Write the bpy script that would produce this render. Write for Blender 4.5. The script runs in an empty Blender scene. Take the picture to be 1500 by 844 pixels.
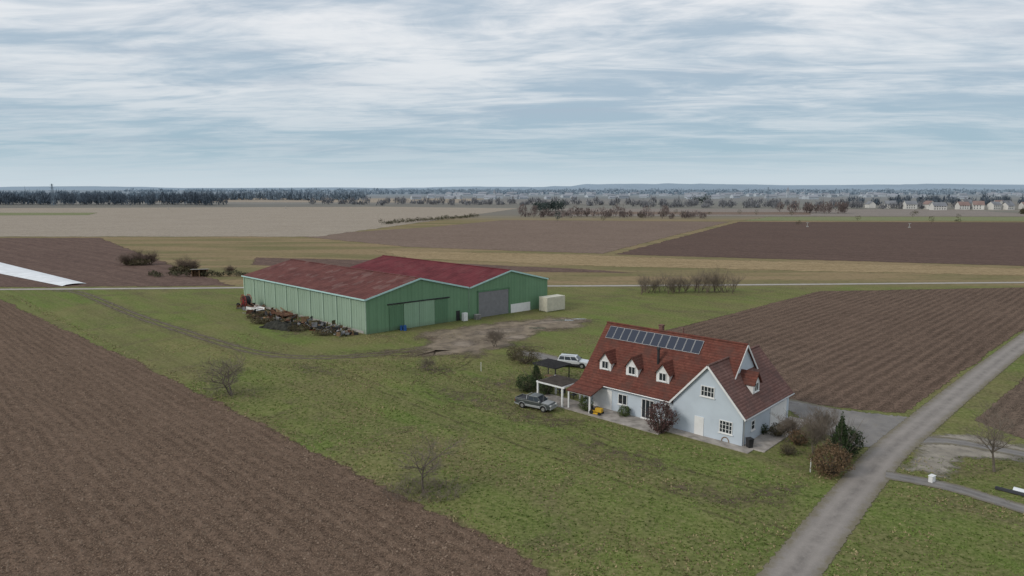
import bpy, math, random
import numpy as np
from mathutils import Vector, noise as mnoise
random.seed(7); rng = np.random.default_rng(7)
scene = bpy.context.scene
scene.view_settings.view_transform = 'Standard'
scene.view_settings.look = 'None'
scene.view_settings.exposure = 0

# ------------------------------------------------------------------ materials
class NT:
    def __init__(s, name):
        m = bpy.data.materials.new(name); m.use_nodes = True
        s.m = m; s.t = m.node_tree; s.t.nodes.clear()
        s.out = s.t.nodes.new('ShaderNodeOutputMaterial')
        s.co = s.t.nodes.new('ShaderNodeTexCoord').outputs['Object']
    def put(s, sock, v):
        if v is None: return
        if hasattr(v, 'is_output'): s.t.links.new(v, sock)
        elif isinstance(v, (tuple, list)):
            v = tuple(v)
            if len(sock.default_value) == 4 and len(v) == 3: v = v + (1,)
            sock.default_value = v
        else: sock.default_value = v
    def math(s, op, a, b=None, clamp=False):
        n = s.t.nodes.new('ShaderNodeMath'); n.operation = op; n.use_clamp = clamp
        s.put(n.inputs[0], a); s.put(n.inputs[1], b); return n.outputs[0]
    def dot(s, v, d):
        n = s.t.nodes.new('ShaderNodeVectorMath'); n.operation = 'DOT_PRODUCT'
        s.put(n.inputs[0], v); n.inputs[1].default_value = d; return n.outputs['Value']
    def scale(s, v, d):
        n = s.t.nodes.new('ShaderNodeVectorMath'); n.operation = 'MULTIPLY'
        s.put(n.inputs[0], v); n.inputs[1].default_value = d; return n.outputs[0]
    def comb(s, x, y, z=0.0):
        n = s.t.nodes.new('ShaderNodeCombineXYZ')
        s.put(n.inputs[0], x); s.put(n.inputs[1], y); s.put(n.inputs[2], z); return n.outputs[0]
    def noise(s, scale, detail=3, vec=None, rough=0.55, dist=0.0):
        n = s.t.nodes.new('ShaderNodeTexNoise')
        s.put(n.inputs['Vector'], vec if vec is not None else s.co)
        n.inputs['Scale'].default_value = scale; n.inputs['Detail'].default_value = detail
        n.inputs['Roughness'].default_value = rough; n.inputs['Distortion'].default_value = dist
        return n.outputs[0]
    def voro(s, scale, vec=None):
        n = s.t.nodes.new('ShaderNodeTexVoronoi')
        s.put(n.inputs['Vector'], vec if vec is not None else s.co)
        n.inputs['Scale'].default_value = scale
        return n.outputs['Distance'], n.outputs['Color']
    def rng(s, v, a, b, c=0.0, d=1.0, smooth=False):
        n = s.t.nodes.new('ShaderNodeMapRange'); s.put(n.inputs[0], v)
        if smooth: n.interpolation_type = 'SMOOTHSTEP'
        for i, x in enumerate((a, b, c, d)): n.inputs[i+1].default_value = x
        return n.outputs[0]
    def mix(s, f, a, b, blend='MIX'):
        n = s.t.nodes.new('ShaderNodeMix'); n.data_type = 'RGBA'; n.blend_type = blend
        s.put(n.inputs[0], f); s.put(n.inputs[6], a); s.put(n.inputs[7], b); return n.outputs[2]
    def bump(s, h, strength=0.5, dist=0.1, normal=None):
        n = s.t.nodes.new('ShaderNodeBump'); n.inputs['Strength'].default_value = strength
        n.inputs['Distance'].default_value = dist; s.put(n.inputs['Height'], h); s.put(n.inputs['Normal'], normal)
        return n.outputs[0]
    def attr(s, name):
        n = s.t.nodes.new('ShaderNodeAttribute'); n.attribute_name = name; return n.outputs['Fac']
    def fin(s, col, rough=0.9, normal=None, metal=0.0, spec=0.2, alpha=None):
        b = s.t.nodes.new('ShaderNodeBsdfPrincipled')
        s.put(b.inputs['Base Color'], col); s.put(b.inputs['Roughness'], rough)
        s.put(b.inputs['Normal'], normal); s.put(b.inputs['Metallic'], metal)
        b.inputs['Specular IOR Level'].default_value = spec
        if alpha is not None: s.put(b.inputs['Alpha'], alpha)
        s.t.links.new(b.outputs[0], s.out.inputs[0]); return s.m
    def edge_alpha(s, scale=0.8, amp=1.3, sharp=5):
        e = s.attr('edge'); n = s.noise(scale, 4)
        v = s.math('ADD', e, s.math('MULTIPLY', s.math('SUBTRACT', n, 0.5), amp))
        full = s.math('GREATER_THAN', e, 0.97)
        a = s.math('ADD', s.math('MULTIPLY', s.math('SUBTRACT', v, 0.5), sharp), 0.5, True)
        ends = s.rng(e, 0.0, 0.15)
        return s.math('MULTIPLY', s.math('MAXIMUM', a, full), ends)

def plain(name, col, rough=0.8, var=0.15, scale=1.5, metal=0.0, spec=0.3, bump=0.0, bscale=20):
    s = NT(name)
    n = s.noise(scale, 3)
    lo = tuple(c*(1-var) for c in col); hi = tuple(min(1, c*(1+var)) for c in col)
    c = s.mix(s.rng(n, .3, .7), lo, hi)
    nm = s.bump(s.noise(bscale, 3), bump, 0.02) if bump else None
    return s.fin(c, rough, nm, metal, spec)

def soil1(name, c1, c2, ang, spacing, rowamp, streak, edge, esc, fine):
    s = NT(name)
    d = (math.cos(ang), math.sin(ang), 0); p = (-math.sin(ang), math.cos(ang), 0)
    pu = s.dot(s.co, p); du = s.dot(s.co, d)
    wob = s.math('MULTIPLY', s.math('SUBTRACT', s.noise(0.35, 3), 0.5), 0.9)
    ph = s.math('MULTIPLY', s.math('ADD', pu, wob), 2*math.pi/spacing)
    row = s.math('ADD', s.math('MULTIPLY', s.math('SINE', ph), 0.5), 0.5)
    st = s.noise(1.0, 3, s.comb(s.math('MULTIPLY', pu, 0.30), s.math('MULTIPLY', du, 0.012)), 0.6)
    st2 = s.noise(1.0, 4, s.comb(s.math('MULTIPLY', pu, 1.6), s.math('MULTIPLY', du, 0.10)), 0.7)
    big = s.noise(0.03, 4, None, .6)
    f = s.math('ADD', s.math('MULTIPLY', s.rng(st, .3, .7), streak),
               s.math('MULTIPLY', s.rng(big, .3, .7), 1-streak))
    col = s.mix(f, c1, c2)
    col = s.mix(s.math('MULTIPLY', s.rng(st2, .40, .68), 0.5), col, tuple(x*1.4 for x in c2))
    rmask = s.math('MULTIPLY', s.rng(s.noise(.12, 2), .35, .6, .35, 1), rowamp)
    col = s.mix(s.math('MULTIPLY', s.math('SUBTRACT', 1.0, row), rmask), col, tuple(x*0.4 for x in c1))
    nm = None
    if fine:
        fn = s.noise(2.6, 5, None, 0.82); f2 = s.noise(8, 2, None, 0.75); f3 = s.noise(.8, 3, None, .7)
        col = s.mix(s.rng(fn, .53, .36, 0, .82), col, tuple(x*.18 for x in c1))
        col = s.mix(s.math('MULTIPLY', s.rng(f2, .55, .70), 0.75), col, tuple(min(1, x*2.3) for x in c2))
        col = s.mix(s.math('MULTIPLY', s.rng(f3, .5, .68), 0.35), col, tuple(min(1, x*1.6) for x in c2))
        h = s.math('ADD', s.math('MULTIPLY', fn, 0.7), s.math('MULTIPLY', row, 0.6*rowamp))
        nm = s.bump(h, 0.7, 0.28)
    else:
        g = s.noise(.35, 5, None, .75)
        col = s.mix(s.rng(g, .45, .62, 0, .35), col, tuple(x*.5 for x in c1))
        g = s.noise(.9, 3, None, .75)
        col = s.mix(s.rng(g, .52, .66, 0, .4), col, tuple(min(1, x*1.7) for x in c2))
    return s.fin(col, 1.0, nm, 0, 0.05, s.edge_alpha(esc) if edge else None)
def soil(name, c1, c2, ang, spacing=0.75, rowamp=0.3, streak=0.5, esc=0.8, fine=True):
    return (soil1(name+'_edge', c1, c2, ang, spacing, rowamp, streak, True, esc, fine),
            soil1(name, c1, c2, ang, spacing, rowamp, streak, False, esc, fine))

GA = math.radians(-44); RB = math.radians(45)

def grass_mat(name='grass_ground_mat'):
    s = NT(name)
    xyz = s.t.nodes.new('ShaderNodeSeparateXYZ'); s.put(xyz.inputs[0], s.co)
    Y = xyz.outputs[1]
    big = s.rng(s.noise(0.032, 4, None, .6, .8), .40, .60)
    mid = s.rng(s.noise(0.16, 4, None, .65, .8), .36, .66)
    fine = s.noise(2.2, 5, None, .78)
    vf = s.noise(8, 2, None, .7)
    d = (math.cos(GA), math.sin(GA), 0); p = (-math.sin(GA), math.cos(GA), 0)
    stv = s.comb(s.math('MULTIPLY', s.dot(s.co, p), .20), s.math('MULTIPLY', s.dot(s.co, d), .022))
    st = s.rng(s.noise(1.0, 4, stv, .65, .4), .42, .60)
    stv2 = s.comb(s.math('MULTIPLY', s.dot(s.co, p), .9), s.math('MULTIPLY', s.dot(s.co, d), .05), 3)
    st2 = s.rng(s.noise(1.0, 3, stv2, .65, .2), .42, .64)
    green = (.125, .175, .040); deep = (.085, .122, .030); olive = (.185, .170, .070); straw = (.31, .265, .145); mud = (.115, .092, .058)
    c = s.mix(big, green, olive)
    c = s.mix(s.math('MULTIPLY', mid, .6), c, deep)
    c = s.mix(s.math('MULTIPLY', st, .6), c, (.135, .118, .058))
    c = s.mix(s.math('MULTIPLY', st2, .30), c, (.22, .215, .095))
    patch = s.rng(s.noise(.085, 5, None, .72, 1.4), .52, .64)
    c = s.mix(s.math('MULTIPLY', patch, .6), c, mud)
    c = s.mix(s.math('MULTIPLY', s.rng(fine, .50, .66), .55), c, straw)
    c = s.mix(s.math('MULTIPLY', s.rng(fine, .5, .34), .50), c, (.035, .042, .016))
    c = s.mix(s.math('MULTIPLY', s.rng(vf, .5, .7), .3), c, (.22, .27, .09))
    farv = s.scale(s.co, (.012, .06, 0))
    fm = s.rng(s.noise(1.0, 4, farv, .65), .42, .62)
    meadow = s.mix(fm, (.265, .20, .115), (.17, .155, .075))
    meadow = s.mix(s.rng(s.noise(.5, 4, None, .75), .5, .66, 0, .45), meadow, (.09, .075, .045))
    f1 = s.rng(s.math('ADD', Y, s.math('MULTIPLY', s.noise(.05, 2), 12)), 190, 198)
    c = s.mix(f1, c, meadow)
    pv = s.scale(s.co, (.0016, .006, 0))
    vd, vc = s.voro(1.0, pv)
    sp = s.t.nodes.new('ShaderNodeSeparateColor'); s.put(sp.inputs[0], vc)
    plain_c = s.mix(sp.outputs[0], (.20, .175, .15), (.15, .15, .13))
    plain_c = s.mix(s.math('MULTIPLY', sp.outputs[1], .5), plain_c, (.26, .25, .22))
    f2 = s.rng(Y, 560, 700)
    c = s.mix(f2, c, plain_c)
    c = s.mix(s.rng(Y, 900, 3200), c, (.24, .285, .325))  # distance haze painted in: far ground fades to pale blue-grey
    h = s.math('ADD', fine, s.math('MULTIPLY', vf, .5))
    nm = s.bump(h, .55, .12)
    return s.fin(c, 1.0, nm, 0, .05)

M = {}
M['grass'] = grass_mat()
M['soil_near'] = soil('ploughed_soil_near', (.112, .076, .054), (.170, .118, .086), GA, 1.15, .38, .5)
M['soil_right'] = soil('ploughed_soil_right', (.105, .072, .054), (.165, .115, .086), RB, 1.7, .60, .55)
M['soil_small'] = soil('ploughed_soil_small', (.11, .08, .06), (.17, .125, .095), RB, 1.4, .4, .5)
M['soil_left'] = soil('ploughed_soil_left', (.095, .062, .053), (.155, .106, .086), math.radians(-40), 6, .2, .6, fine=False, esc=.2)
M['soil_mid'] = soil('ploughed_soil_mid', (.145, .105, .083), (.205, .153, .122), math.radians(-28), 9, .10, .5, fine=False, esc=.15)
M['soil_dark'] = soil('ploughed_soil_dark', (.083, .056, .047), (.128, .086, .070), math.radians(-28), 9, .12, .6, fine=False, esc=.15)
M['tan'] = soil('stubble_field', (.255, .215, .172), (.335, .29, .237), math.radians(8), 20, .08, .5, fine=False, esc=.1)
M['straw'] = soil('rough_straw_field', (.22, .16, .085), (.32, .245, .145), math.radians(2), 8, .10, .6, fine=False, esc=.25)
M['greenfar'] = soil('winter_crop_field', (.15, .175, .085), (.21, .215, .12), math.radians(8), 20, .05, .5, fine=False, esc=.1)
M['greyfar'] = soil('fallow_field', (.19, .165, .15), (.25, .22, .195), math.radians(5), 25, .05, .5, fine=False, esc=.1)

def asphalt1(name, c, patchy, edge, esc, amp=1.3, sharp=5):
    s = NT(name)
    n = s.rng(s.noise(.5, 5, None, .65), .35, .65); f = s.noise(10, 3, None, .7)
    col = s.mix(n, tuple(x*(1-patchy) for x in c), tuple(x*(1+patchy) for x in c))
    col = s.mix(s.math('MULTIPLY', s.rng(f, .5, .7), .35), col, tuple(x*1.6 for x in c))
    u = s.attr('across')
    w = s.math('ABSOLUTE', s.math('SUBTRACT', s.math('ABSOLUTE', u), .42))
    wh = s.rng(w, .22, .02)
    col = s.mix(s.math('MULTIPLY', wh, .25), col, tuple(x*1.5 for x in c))
    mid = s.math('MULTIPLY', s.rng(s.math('ABSOLUTE', u), .22, .0), s.rng(s.noise(.7, 4, None, .7), .45, .6))
    col = s.mix(s.math('MULTIPLY', mid, .5), col, tuple(x*.55 for x in c))
    ed = s.math('MULTIPLY', s.rng(s.math('ADD', s.math('ABSOLUTE', u), s.math('MULTIPLY', s.math('SUBTRACT', s.noise(1.0, 4, None, .7), .5), 1.2)), .65, 1.0), .75)
    col = s.mix(ed, col, (.145, .125, .075))
    nm = s.bump(f, .3, .02)
    return s.fin(col, .85, nm, 0, .2, s.edge_alpha(esc, amp, sharp) if edge else None)
def asphalt(name, c, patchy=.25, esc=2.0, amp=1.6): return (asphalt1(name+'_edge', c, patchy, True, esc, amp), asphalt1(name, c, patchy, False, esc))
M['road'] = asphalt('asphalt_road', (.235, .212, .192), .14)
M['lane'] = asphalt('pale_lane', (.36, .33, .30), .15, .6)
M['drive'] = asphalt('driveway_asphalt', (.19, .178, .168), .22)
M['gravel'] = asphalt1('gravel', (.24, .215, .18), .4, True, .8, 1.4, 2.5)
M['yard'] = asphalt1('yard_hardcore', (.20, .160, .118), .45, True, .3, 1.5, 2.2)
M['yardpale'] = asphalt1('yard_gravel', (.245, .20, .158), .35, True, .35, 1.5, 1.8)
def mudmat():
    s = NT('mud_track_mat')
    n = s.rng(s.noise(.8, 5, None, .7), .35, .65)
    col = s.mix(n, (.09, .066, .044), (.17, .135, .095))
    u = s.attr('across')
    w = s.math('ABSOLUTE', s.math('SUBTRACT', s.math('ABSOLUTE', u), .55))
    a = s.math('ADD', s.rng(w, .4, .1), s.math('MULTIPLY', s.math('SUBTRACT', s.noise(.5, 4, None, .65), .47), 2.4), True)
    al = s.math('MULTIPLY', s.math('MULTIPLY', s.edge_alpha(.7), a), .85)
    return s.fin(col, .75, None, 0, .3, al)
M['mudtrack'] = mudmat()
def rutmat():
    s = NT('faint_rut_mat')
    u = s.attr('across')
    w = s.math('ABSOLUTE', s.math('SUBTRACT', s.math('ABSOLUTE', u), .62))
    a = s.math('MULTIPLY', s.rng(w, .34, .08), s.rng(s.noise(.35, 5, None, .65), .42, .62))
    al = s.math('MULTIPLY', s.math('MULTIPLY', s.edge_alpha(.7), a), .42)
    return s.fin((.10, .084, .048), .9, None, 0, .1, al)
M['rut'] = rutmat()
def mudpatch():
    s = NT('mud_patch_mat')
    n = s.rng(s.noise(1.4, 5, None, .7), .35, .65)
    col = s.mix(n, (.075, .055, .038), (.18, .135, .095))
    al = s.math('MULTIPLY', s.edge_alpha(.5, 1.6, 1.6), s.rng(s.noise(.8, 5, None, .75), .42, .62, 0, .8))
    return s.fin(col, .8, None, 0, .2, al)
M['mudpatch'] = mudpatch()
M['puddle'] = (lambda s: s.fin((.07, .07, .06), .05, None, 0, .5, s.edge_alpha(.9, 1.8, 8)))(NT('puddle_water'))
M['fleece'] = plain('crop_fleece', (.74, .76, .78), .7, .12, .3, bump=.6, bscale=1.2)
M['paving'] = plain('paving_slabs', (.32, .29, .26), .85, .35, .9, bump=.2)

# ------------------------------------------------------------------ mesh helper
class MB:
    def __init__(s): s.v = []; s.f = []; s.m = []
    def add(s, vs, fs, m=0):
        o = len(s.v); s.v += [tuple(v) for v in vs]
        s.f += [tuple(i+o for i in f) for f in fs]; s.m += [m]*len(fs)
    def box(s, x0, x1, y0, y1, z0, z1, m=0):
        s.add([(x0,y0,z0),(x1,y0,z0),(x1,y1,z0),(x0,y1,z0),(x0,y0,z1),(x1,y0,z1),(x1,y1,z1),(x0,y1,z1)],
              [(0,3,2,1),(4,5,6,7),(0,1,5,4),(1,2,6,5),(2,3,7,6),(3,0,4,7)], m)
    def beam(s, a, b, w, h=None, m=0):
        a = Vector(a); b = Vector(b); h = h or w
        d = (b-a).normalized(); up = Vector((0,0,1)) if abs(d.z) < .95 else Vector((1,0,0))
        x = d.cross(up).normalized()*w/2; y = x.cross(d).normalized()*h/2
        vs = [a-x-y, a+x-y, a+x+y, a-x+y, b-x-y, b+x-y, b+x+y, b-x+y]
        s.add(vs, [(0,1,2,3),(7,6,5,4),(0,4,5,1),(1,5,6,2),(2,6,7,3),(3,7,4,0)], m)
    def tube(s, a, b, r0, r1, n=6, m=0, caps=False):
        a = Vector(a); b = Vector(b); d = (b-a)
        if d.length < 1e-6: return
        d.normalize(); up = Vector((0,0,1)) if abs(d.z) < .9 else Vector((1,0,0))
        x = d.cross(up).normalized(); y = x.cross(d)
        vs = []
        for (c, r) in ((a, r0), (b, r1)):
            for i in range(n):
                t = 2*math.pi*i/n; vs.append(c + x*(r*math.cos(t)) + y*(r*math.sin(t)))
        fs = [(i, (i+1) % n, n+(i+1) % n, n+i) for i in range(n)]
        if caps: fs += [tuple(range(n))[::-1], tuple(range(n, 2*n))]
        s.add(vs, fs, m)
    def prism(s, prof, y0, y1, m=0, axis='y'):
        n = len(prof)
        if axis == 'y': vs = [(x, y0, z) for x, z in prof]+[(x, y1, z) for x, z in prof]
        else: vs = [(y0, x, z) for x, z in prof]+[(y1, x, z) for x, z in prof]
        s.add(vs, [tuple(range(n)), tuple(range(n, 2*n))[::-1]]+[(i, n+i, n+(i+1) % n, (i+1) % n) for i in range(n)], m)
    def slab(s, q, t, m=0):
        q = [Vector(p) for p in q]; n = (q[1]-q[0]).cross(q[3]-q[0]).normalized()
        if n.z < 0: n = -n
        s.add([p-n*t for p in q]+q, [(0,3,2,1),(4,5,6,7),(0,1,5,4),(1,2,6,5),(2,3,7,6),(3,0,4,7)], m)
    def obj(s, name, mats, parent=None, smooth=False, bevel=0):
        me = bpy.data.meshes.new(name); me.from_pydata(s.v, [], s.f)
        for mt in mats: me.materials.append(mt)
        me.polygons.foreach_set('material_index', s.m)
        if smooth: me.polygons.foreach_set('use_smooth', [True]*len(s.f))
        import bmesh
        bm = bmesh.new(); bm.from_mesh(me); bmesh.ops.recalc_face_normals(bm, faces=bm.faces); bm.to_mesh(me); bm.free()
        o = bpy.data.objects.new(name, me); scene.collection.objects.link(o)
        if parent: o.parent = parent
        if bevel:
            b = o.modifiers.new('bevel', 'BEVEL'); b.width = bevel; b.segments = 2; b.limit_method = 'ANGLE'
        return o
def empty(name, loc, rot=0):
    e = bpy.data.objects.new(name, None); e.location = loc; e.rotation_euler = (0, 0, rot)
    scene.collection.objects.link(e); return e
def rawmesh(name, V, F, mats, midx=None, attrs=None):
    me = bpy.data.meshes.new(name); me.from_pydata(V, [], F)
    for mt in mats: me.materials.append(mt)
    if midx is not None: me.polygons.foreach_set('material_index', midx)
    if attrs:
        for k, a in attrs.items():
            at = me.attributes.new(k, 'FLOAT', 'POINT'); at.data.foreach_set('value', a)
    o = bpy.data.objects.new(name, me); scene.collection.objects.link(o); return o
def trimesh(name, V, mats, midx=None):
    n = len(V); me = bpy.data.meshes.new(name)
    me.vertices.add(n*3); me.vertices.foreach_set('co', V.reshape(-1).astype(np.float32))
    me.loops.add(n*3); me.loops.foreach_set('vertex_index', np.arange(n*3, dtype=np.int32))
    me.polygons.add(n); me.polygons.foreach_set('loop_start', np.arange(0, n*3, 3, dtype=np.int32))
    me.polygons.foreach_set('loop_total', np.full(n, 3, dtype=np.int32))
    for mt in mats: me.materials.append(mt)
    if midx is not None: me.polygons.foreach_set('material_index', midx.astype(np.int32))
    me.update(calc_edges=True); me.validate()
    o = bpy.data.objects.new(name, me); scene.collection.objects.link(o); return o

# ------------------------------------------------------------------ ground sheets
def densify(pts, step):
    out = []
    for i in range(len(pts)):
        a = pts[i]; b = pts[(i+1) % len(pts)]; L = math.hypot(b[0]-a[0], b[1]-a[1]); n = max(1, min(60, int(L/step)))
        for k in range(n): out.append((a[0]+(b[0]-a[0])*k/n, a[1]+(b[1]-a[1])*k/n))
    return out
def sheet(name, pts, z, mat, w=0.8, step=6, wob=0.0):
    area = sum(pts[i][0]*pts[(i+1) % len(pts)][1]-pts[(i+1) % len(pts)][0]*pts[i][1] for i in range(len(pts)))
    if area < 0: pts = pts[::-1]
    p = densify(pts, step); n = len(p)
    if wob: p = [(x+wob*mnoise.noise((x*.13, y*.13, 1)), y+wob*mnoise.noise((x*.13, y*.13, 9))) for x, y in p]
    inn = []; outr = []
    for i in range(n):
        a = Vector(p[i-1]); b = Vector(p[i]); c = Vector(p[(i+1) % n])
        e1 = (b-a).normalized(); e2 = (c-b).normalized()
        nn = Vector((-(e1+e2).y, (e1+e2).x))
        if nn.length < 1e-5: nn = Vector((-e1.y, e1.x))
        nn.normalize(); k = 1/max(.4, nn.dot(Vector((-e1.y, e1.x))))
        inn.append((b.x+nn.x*w*k, b.y+nn.y*w*k, z)); outr.append((b.x-nn.x*w*k, b.y-nn.y*w*k, z))
    V = outr+inn; F = [(i, (i+1) % n, n+(i+1) % n, n+i) for i in range(n)]+[tuple(range(n, 2*n))]
    mats = list(mat) if isinstance(mat, tuple) else [mat]
    return rawmesh(name, V, F, mats, [0]*n+[len(mats)-1], {'edge': [0.0]*n+[1.0]*n, 'across': [.6]*(2*n)})
def patchsheet(name, cx, cy, rx, ry, z, mat, n=12, rot=0.0):
    """soft-edged blotch: solid-ish centre fading to nothing at the rim"""
    V = [(cx, cy, z)]; E = [1.0]
    for k in range(n):
        a = 2*math.pi*k/n; r = 1+.35*mnoise.noise((cx+math.cos(a)*1.5, cy+math.sin(a)*1.5, 4))
        x, y = rx*r*math.cos(a), ry*r*math.sin(a); c, s_ = math.cos(rot), math.sin(rot)
        V.append((cx+c*x-s_*y, cy+s_*x+c*y, z)); E.append(0.0)
    F = [(0, 1+k, 1+(k+1) % n) for k in range(n)]
    return rawmesh(name, V, F, [mat], None, {'edge': E, 'across': [.6]*(n+1)})
def catmull(pts, step=1.5):
    P = [Vector(p) for p in pts]; P = [P[0]*2-P[1]]+P+[P[-1]*2-P[-2]]; out = []
    for i in range(1, len(P)-2):
        n = max(2, min(60, int((P[i+1]-P[i]).length/step)))
        for k in range(n):
            t = k/n; a, b, c, d = P[i-1:i+3]
            out.append(.5*((2*b)+(c-a)*t+(2*a-5*b+4*c-d)*t*t+(3*b-a-3*c+d)*t**3))
    out.append(P[-2]); return out
PATHS = []
def strip(name, pts, width, z, mat, f=.35, step=1.5, clear=True):
    c = catmull(pts, step); n = len(c); V = []; E = []; A = []
    if clear: PATHS.append((np.array([(q.x, q.y) for q in c]), width/2))
    offs = [(-width/2-f, 0, -1.1), (-width/2+f*.3, 1, -.95), (-width/4, 1, -.5), (0, 1, 0), (width/4, 1, .5), (width/2-f*.3, 1, .95), (width/2+f, 0, 1.1)]
    for i in range(n):
        d = (c[min(i+1, n-1)]-c[max(i-1, 0)]).normalized(); nn = Vector((-d.y, d.x))
        for o, e, a in offs:
            q = c[i]+nn*o; V.append((q.x, q.y, z)); E.append(float(e)); A.append(float(a))
    F = []; MI = []; k = len(offs); mats = list(mat) if isinstance(mat, tuple) else [mat]
    for i in range(n-1):
        for j in range(k-1): F.append((i*k+j, (i+1)*k+j, (i+1)*k+j+1, i*k+j+1)); MI.append(0 if j in (0, k-2) else len(mats)-1)
    return rawmesh(name, V, F, mats, MI, {'edge': E, 'across': A})

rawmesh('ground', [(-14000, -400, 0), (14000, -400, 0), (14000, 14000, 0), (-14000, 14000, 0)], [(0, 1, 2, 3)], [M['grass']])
near_field = [(-133, 172), (-40.3, 86.8), (-11.8, 59), (3.4, 44.5), (25, 23), (-40, -10), (-160, 60), (-260, 172)]
sheet('ploughed_field', near_field, .012, M['soil_near'], .8, 2, .9)
sheet('ploughed_field', [(81, 178), (150, 186), (210, 226), (92.8, 123.6), (47.2, 79.4), (36, 83.8), (25.5, 101), (26, 124.5)], .014, M['soil_right'], .6, 3, .6)
sheet('ploughed_field', [(54.2, 77), (72.5, 94), (104, 125), (150, 120), (110, 60), (72, 52), (56, 69)], .014, M['soil_small'], .4, 3, .3)
sheet('ploughed_field', [(-620, 362), (-225, 372), (-123, 243), (-78, 188), (-145, 185), (-620, 165)], .03, M['soil_left'], 2, 8, 1)
sheet('ploughed_field', [(-125, 388), (-58, 470), (-6, 578), (175, 550), (37, 281), (-47, 313)], .05, M['soil_mid'], 2, 12, 1)
sheet('ploughed_field', [(182, 548), (402, 540), (900, 540), (900, 232), (180, 236), (42, 278)], .05, M['soil_dark'], 2, 12, 1)
sheet('stubble_field', [(-1100, 384), (-108, 380), (-62, 583), (10, 905), (-185, 985), (-684, 915), (-1700, 915)], .06, M['tan'], 4, 20, 2)
sheet('crop_field', [(-1000, 640), (-420, 680), (-450, 745), (-1100, 750)], .12, M['greenfar'], 4, 20, 2)
sheet('crop_field', [(190, 566), (900, 552), (1200, 640), (240, 640)], .10, M['greenfar'], 4, 20, 2)
sheet('fallow_field', [(30, 660), (520, 650), (560, 860), (60, 900)], .11, M['greyfar'], 4, 20, 2)
sheet('ploughed_field', [(60, 700), (300, 690), (330, 760), (70, 780)], .13, M['soil_mid'], 3, 20, 2)
sheet('fallow_field', [(-700, 1300), (-100, 1250), (-60, 1700), (-800, 1800)], .15, M['tan'], 8, 40, 2)
sheet('ploughed_field', [(-100, 265), (-92, 240), (-30, 222), (40, 217), (20, 229), (-50, 256)], .03, M['soil_left'], 1.5, 6, 1)
sheet('straw_field', [(-60, 296), (-40, 262), (30, 236), (170, 208), (320, 214), (320, 232), (170, 230), (60, 262), (30, 276)], .034, M['straw'], 3, 6, 2)

strip('lane', [(-330, 172), (-137, 181), (-71, 184.5), (-25, 190.5), (9.4, 187.5), (70, 190), (147, 194.5), (320, 203)], 2.6, .036, M['lane'], .5, 4)
strip('asphalt_road', [(-2, 18), (10, 33), (19.5, 44.5), (33.3, 60.9), (45.3, 73.8), (90.2, 117.8), (170, 194)], 3.3, .040, M['road'], .35)
strip('dirt_track', [(-122, 180), (-111, 174), (-80.5, 143.6), (-57.8, 123), (-43.2, 111), (-32.9, 107), (-23.4, 108.6), (-13, 115)], 3.0, .020, M['mudtrack'], .9)
sheet('gravel_yard', [(-17, 125), (-8.2, 132), (7.3, 142), (15, 140), (13, 131), (4, 125), (0, 117), (-5, 110), (-15, 109), (-15, 116)], .024, M['yard'], 2.8, 2, 2.5)
for cx, cy, rx, ry, ro in ((-3, 127, 9, 3.6, .6), (7, 136, 8, 2.6, .5), (-9, 117, 6, 4, 1.0), (1, 122, 4, 3, 0)):
    patchsheet('gravel_patch', cx, cy, rx, ry, .0285+random.random()*.002, M['yardpale'], rot=ro)
for cx, cy, rx, ry in ((-4, 119, 6, 4), (9, 129, 6, 3), (15, 137, 5, 4), (-15, 121, 5, 4), (-16, 109, 8, 4), (2, 114, 6, 4), (-6, 108, 7, 3)):
    patchsheet('mud_patch', cx, cy, rx, ry, .033+random.random()*.002, M['mudpatch'])
strip('driveway', [(1, 110.5), (4, 108.5), (9, 103.5), (20, 97), (30, 88.5), (38, 80.5), (46, 72.5)], 3.2, .0365, M['drive'], .7)
sheet('driveway', [(34, 84), (47, 78), (46, 72.5), (41.5, 68), (36, 68.5), (33.8, 74), (34.2, 79)], .0385, M['drive'], .5, 2, .6)
sheet('gravel_path', [(43, 68.5), (46.5, 72), (51, 71.8), (54, 68.5), (62, 62), (60, 59.5), (51, 65), (46, 66), (43, 64), (40.5, 61), (38.5, 62.8)], .030, M['gravel'], 1.2, 1.5, .8)
strip('gravel_path', [(42.5, 70.5), (47, 70.3), (51.5, 67.3), (60, 60)], 2.0, .034, M['drive'], .6)
strip('garden_path', [(35.5, 61.6), (40, 58.8), (43.5, 54.5), (54, 43)], 1.9, .044, M['drive'], .3)
for cx, cy, rx, ry, ro in ((20.8, 56.4, 6, 2.2, .1), (23.5, 58, 6, 2, .4), (16, 58, 5, 2.5, -.5), (-6, 86, 10, 4, -.7), (3, 78, 10, 3.4, -.6), (-1, 92, 8, 4, -.4), (12, 66, 11, 3, -.7), (-12, 100, 7, 5, 0), (-22, 110, 12, 4, .2), (-42, 127, 10, 4, -.8), (-30, 100, 9, 3, -.8)):
    patchsheet('mud_patch', cx, cy, rx, ry, .016+random.random()*.002, M['mudpatch'], rot=ro)
strip('wheel_ruts', [(-13, 112), (-11.5, 103), (-8, 95), (-3, 88), (4, 78), (12, 68), (20, 61), (27, 56), (32, 57)], 2.3, .0100, M['rut'], .6, clear=False)
strip('wheel_ruts', [(-6, 110), (-8, 102), (-12, 96), (-13, 90), (-8, 83), (2, 77), (9, 76)], 2.2, .0060, M['rut'], .6, clear=False)
strip('wheel_ruts', [(-30, 104), (-18, 90), (-5, 76), (8, 63), (22, 50)], 2.4, .0080, M['rut'], .6, clear=False)
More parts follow.
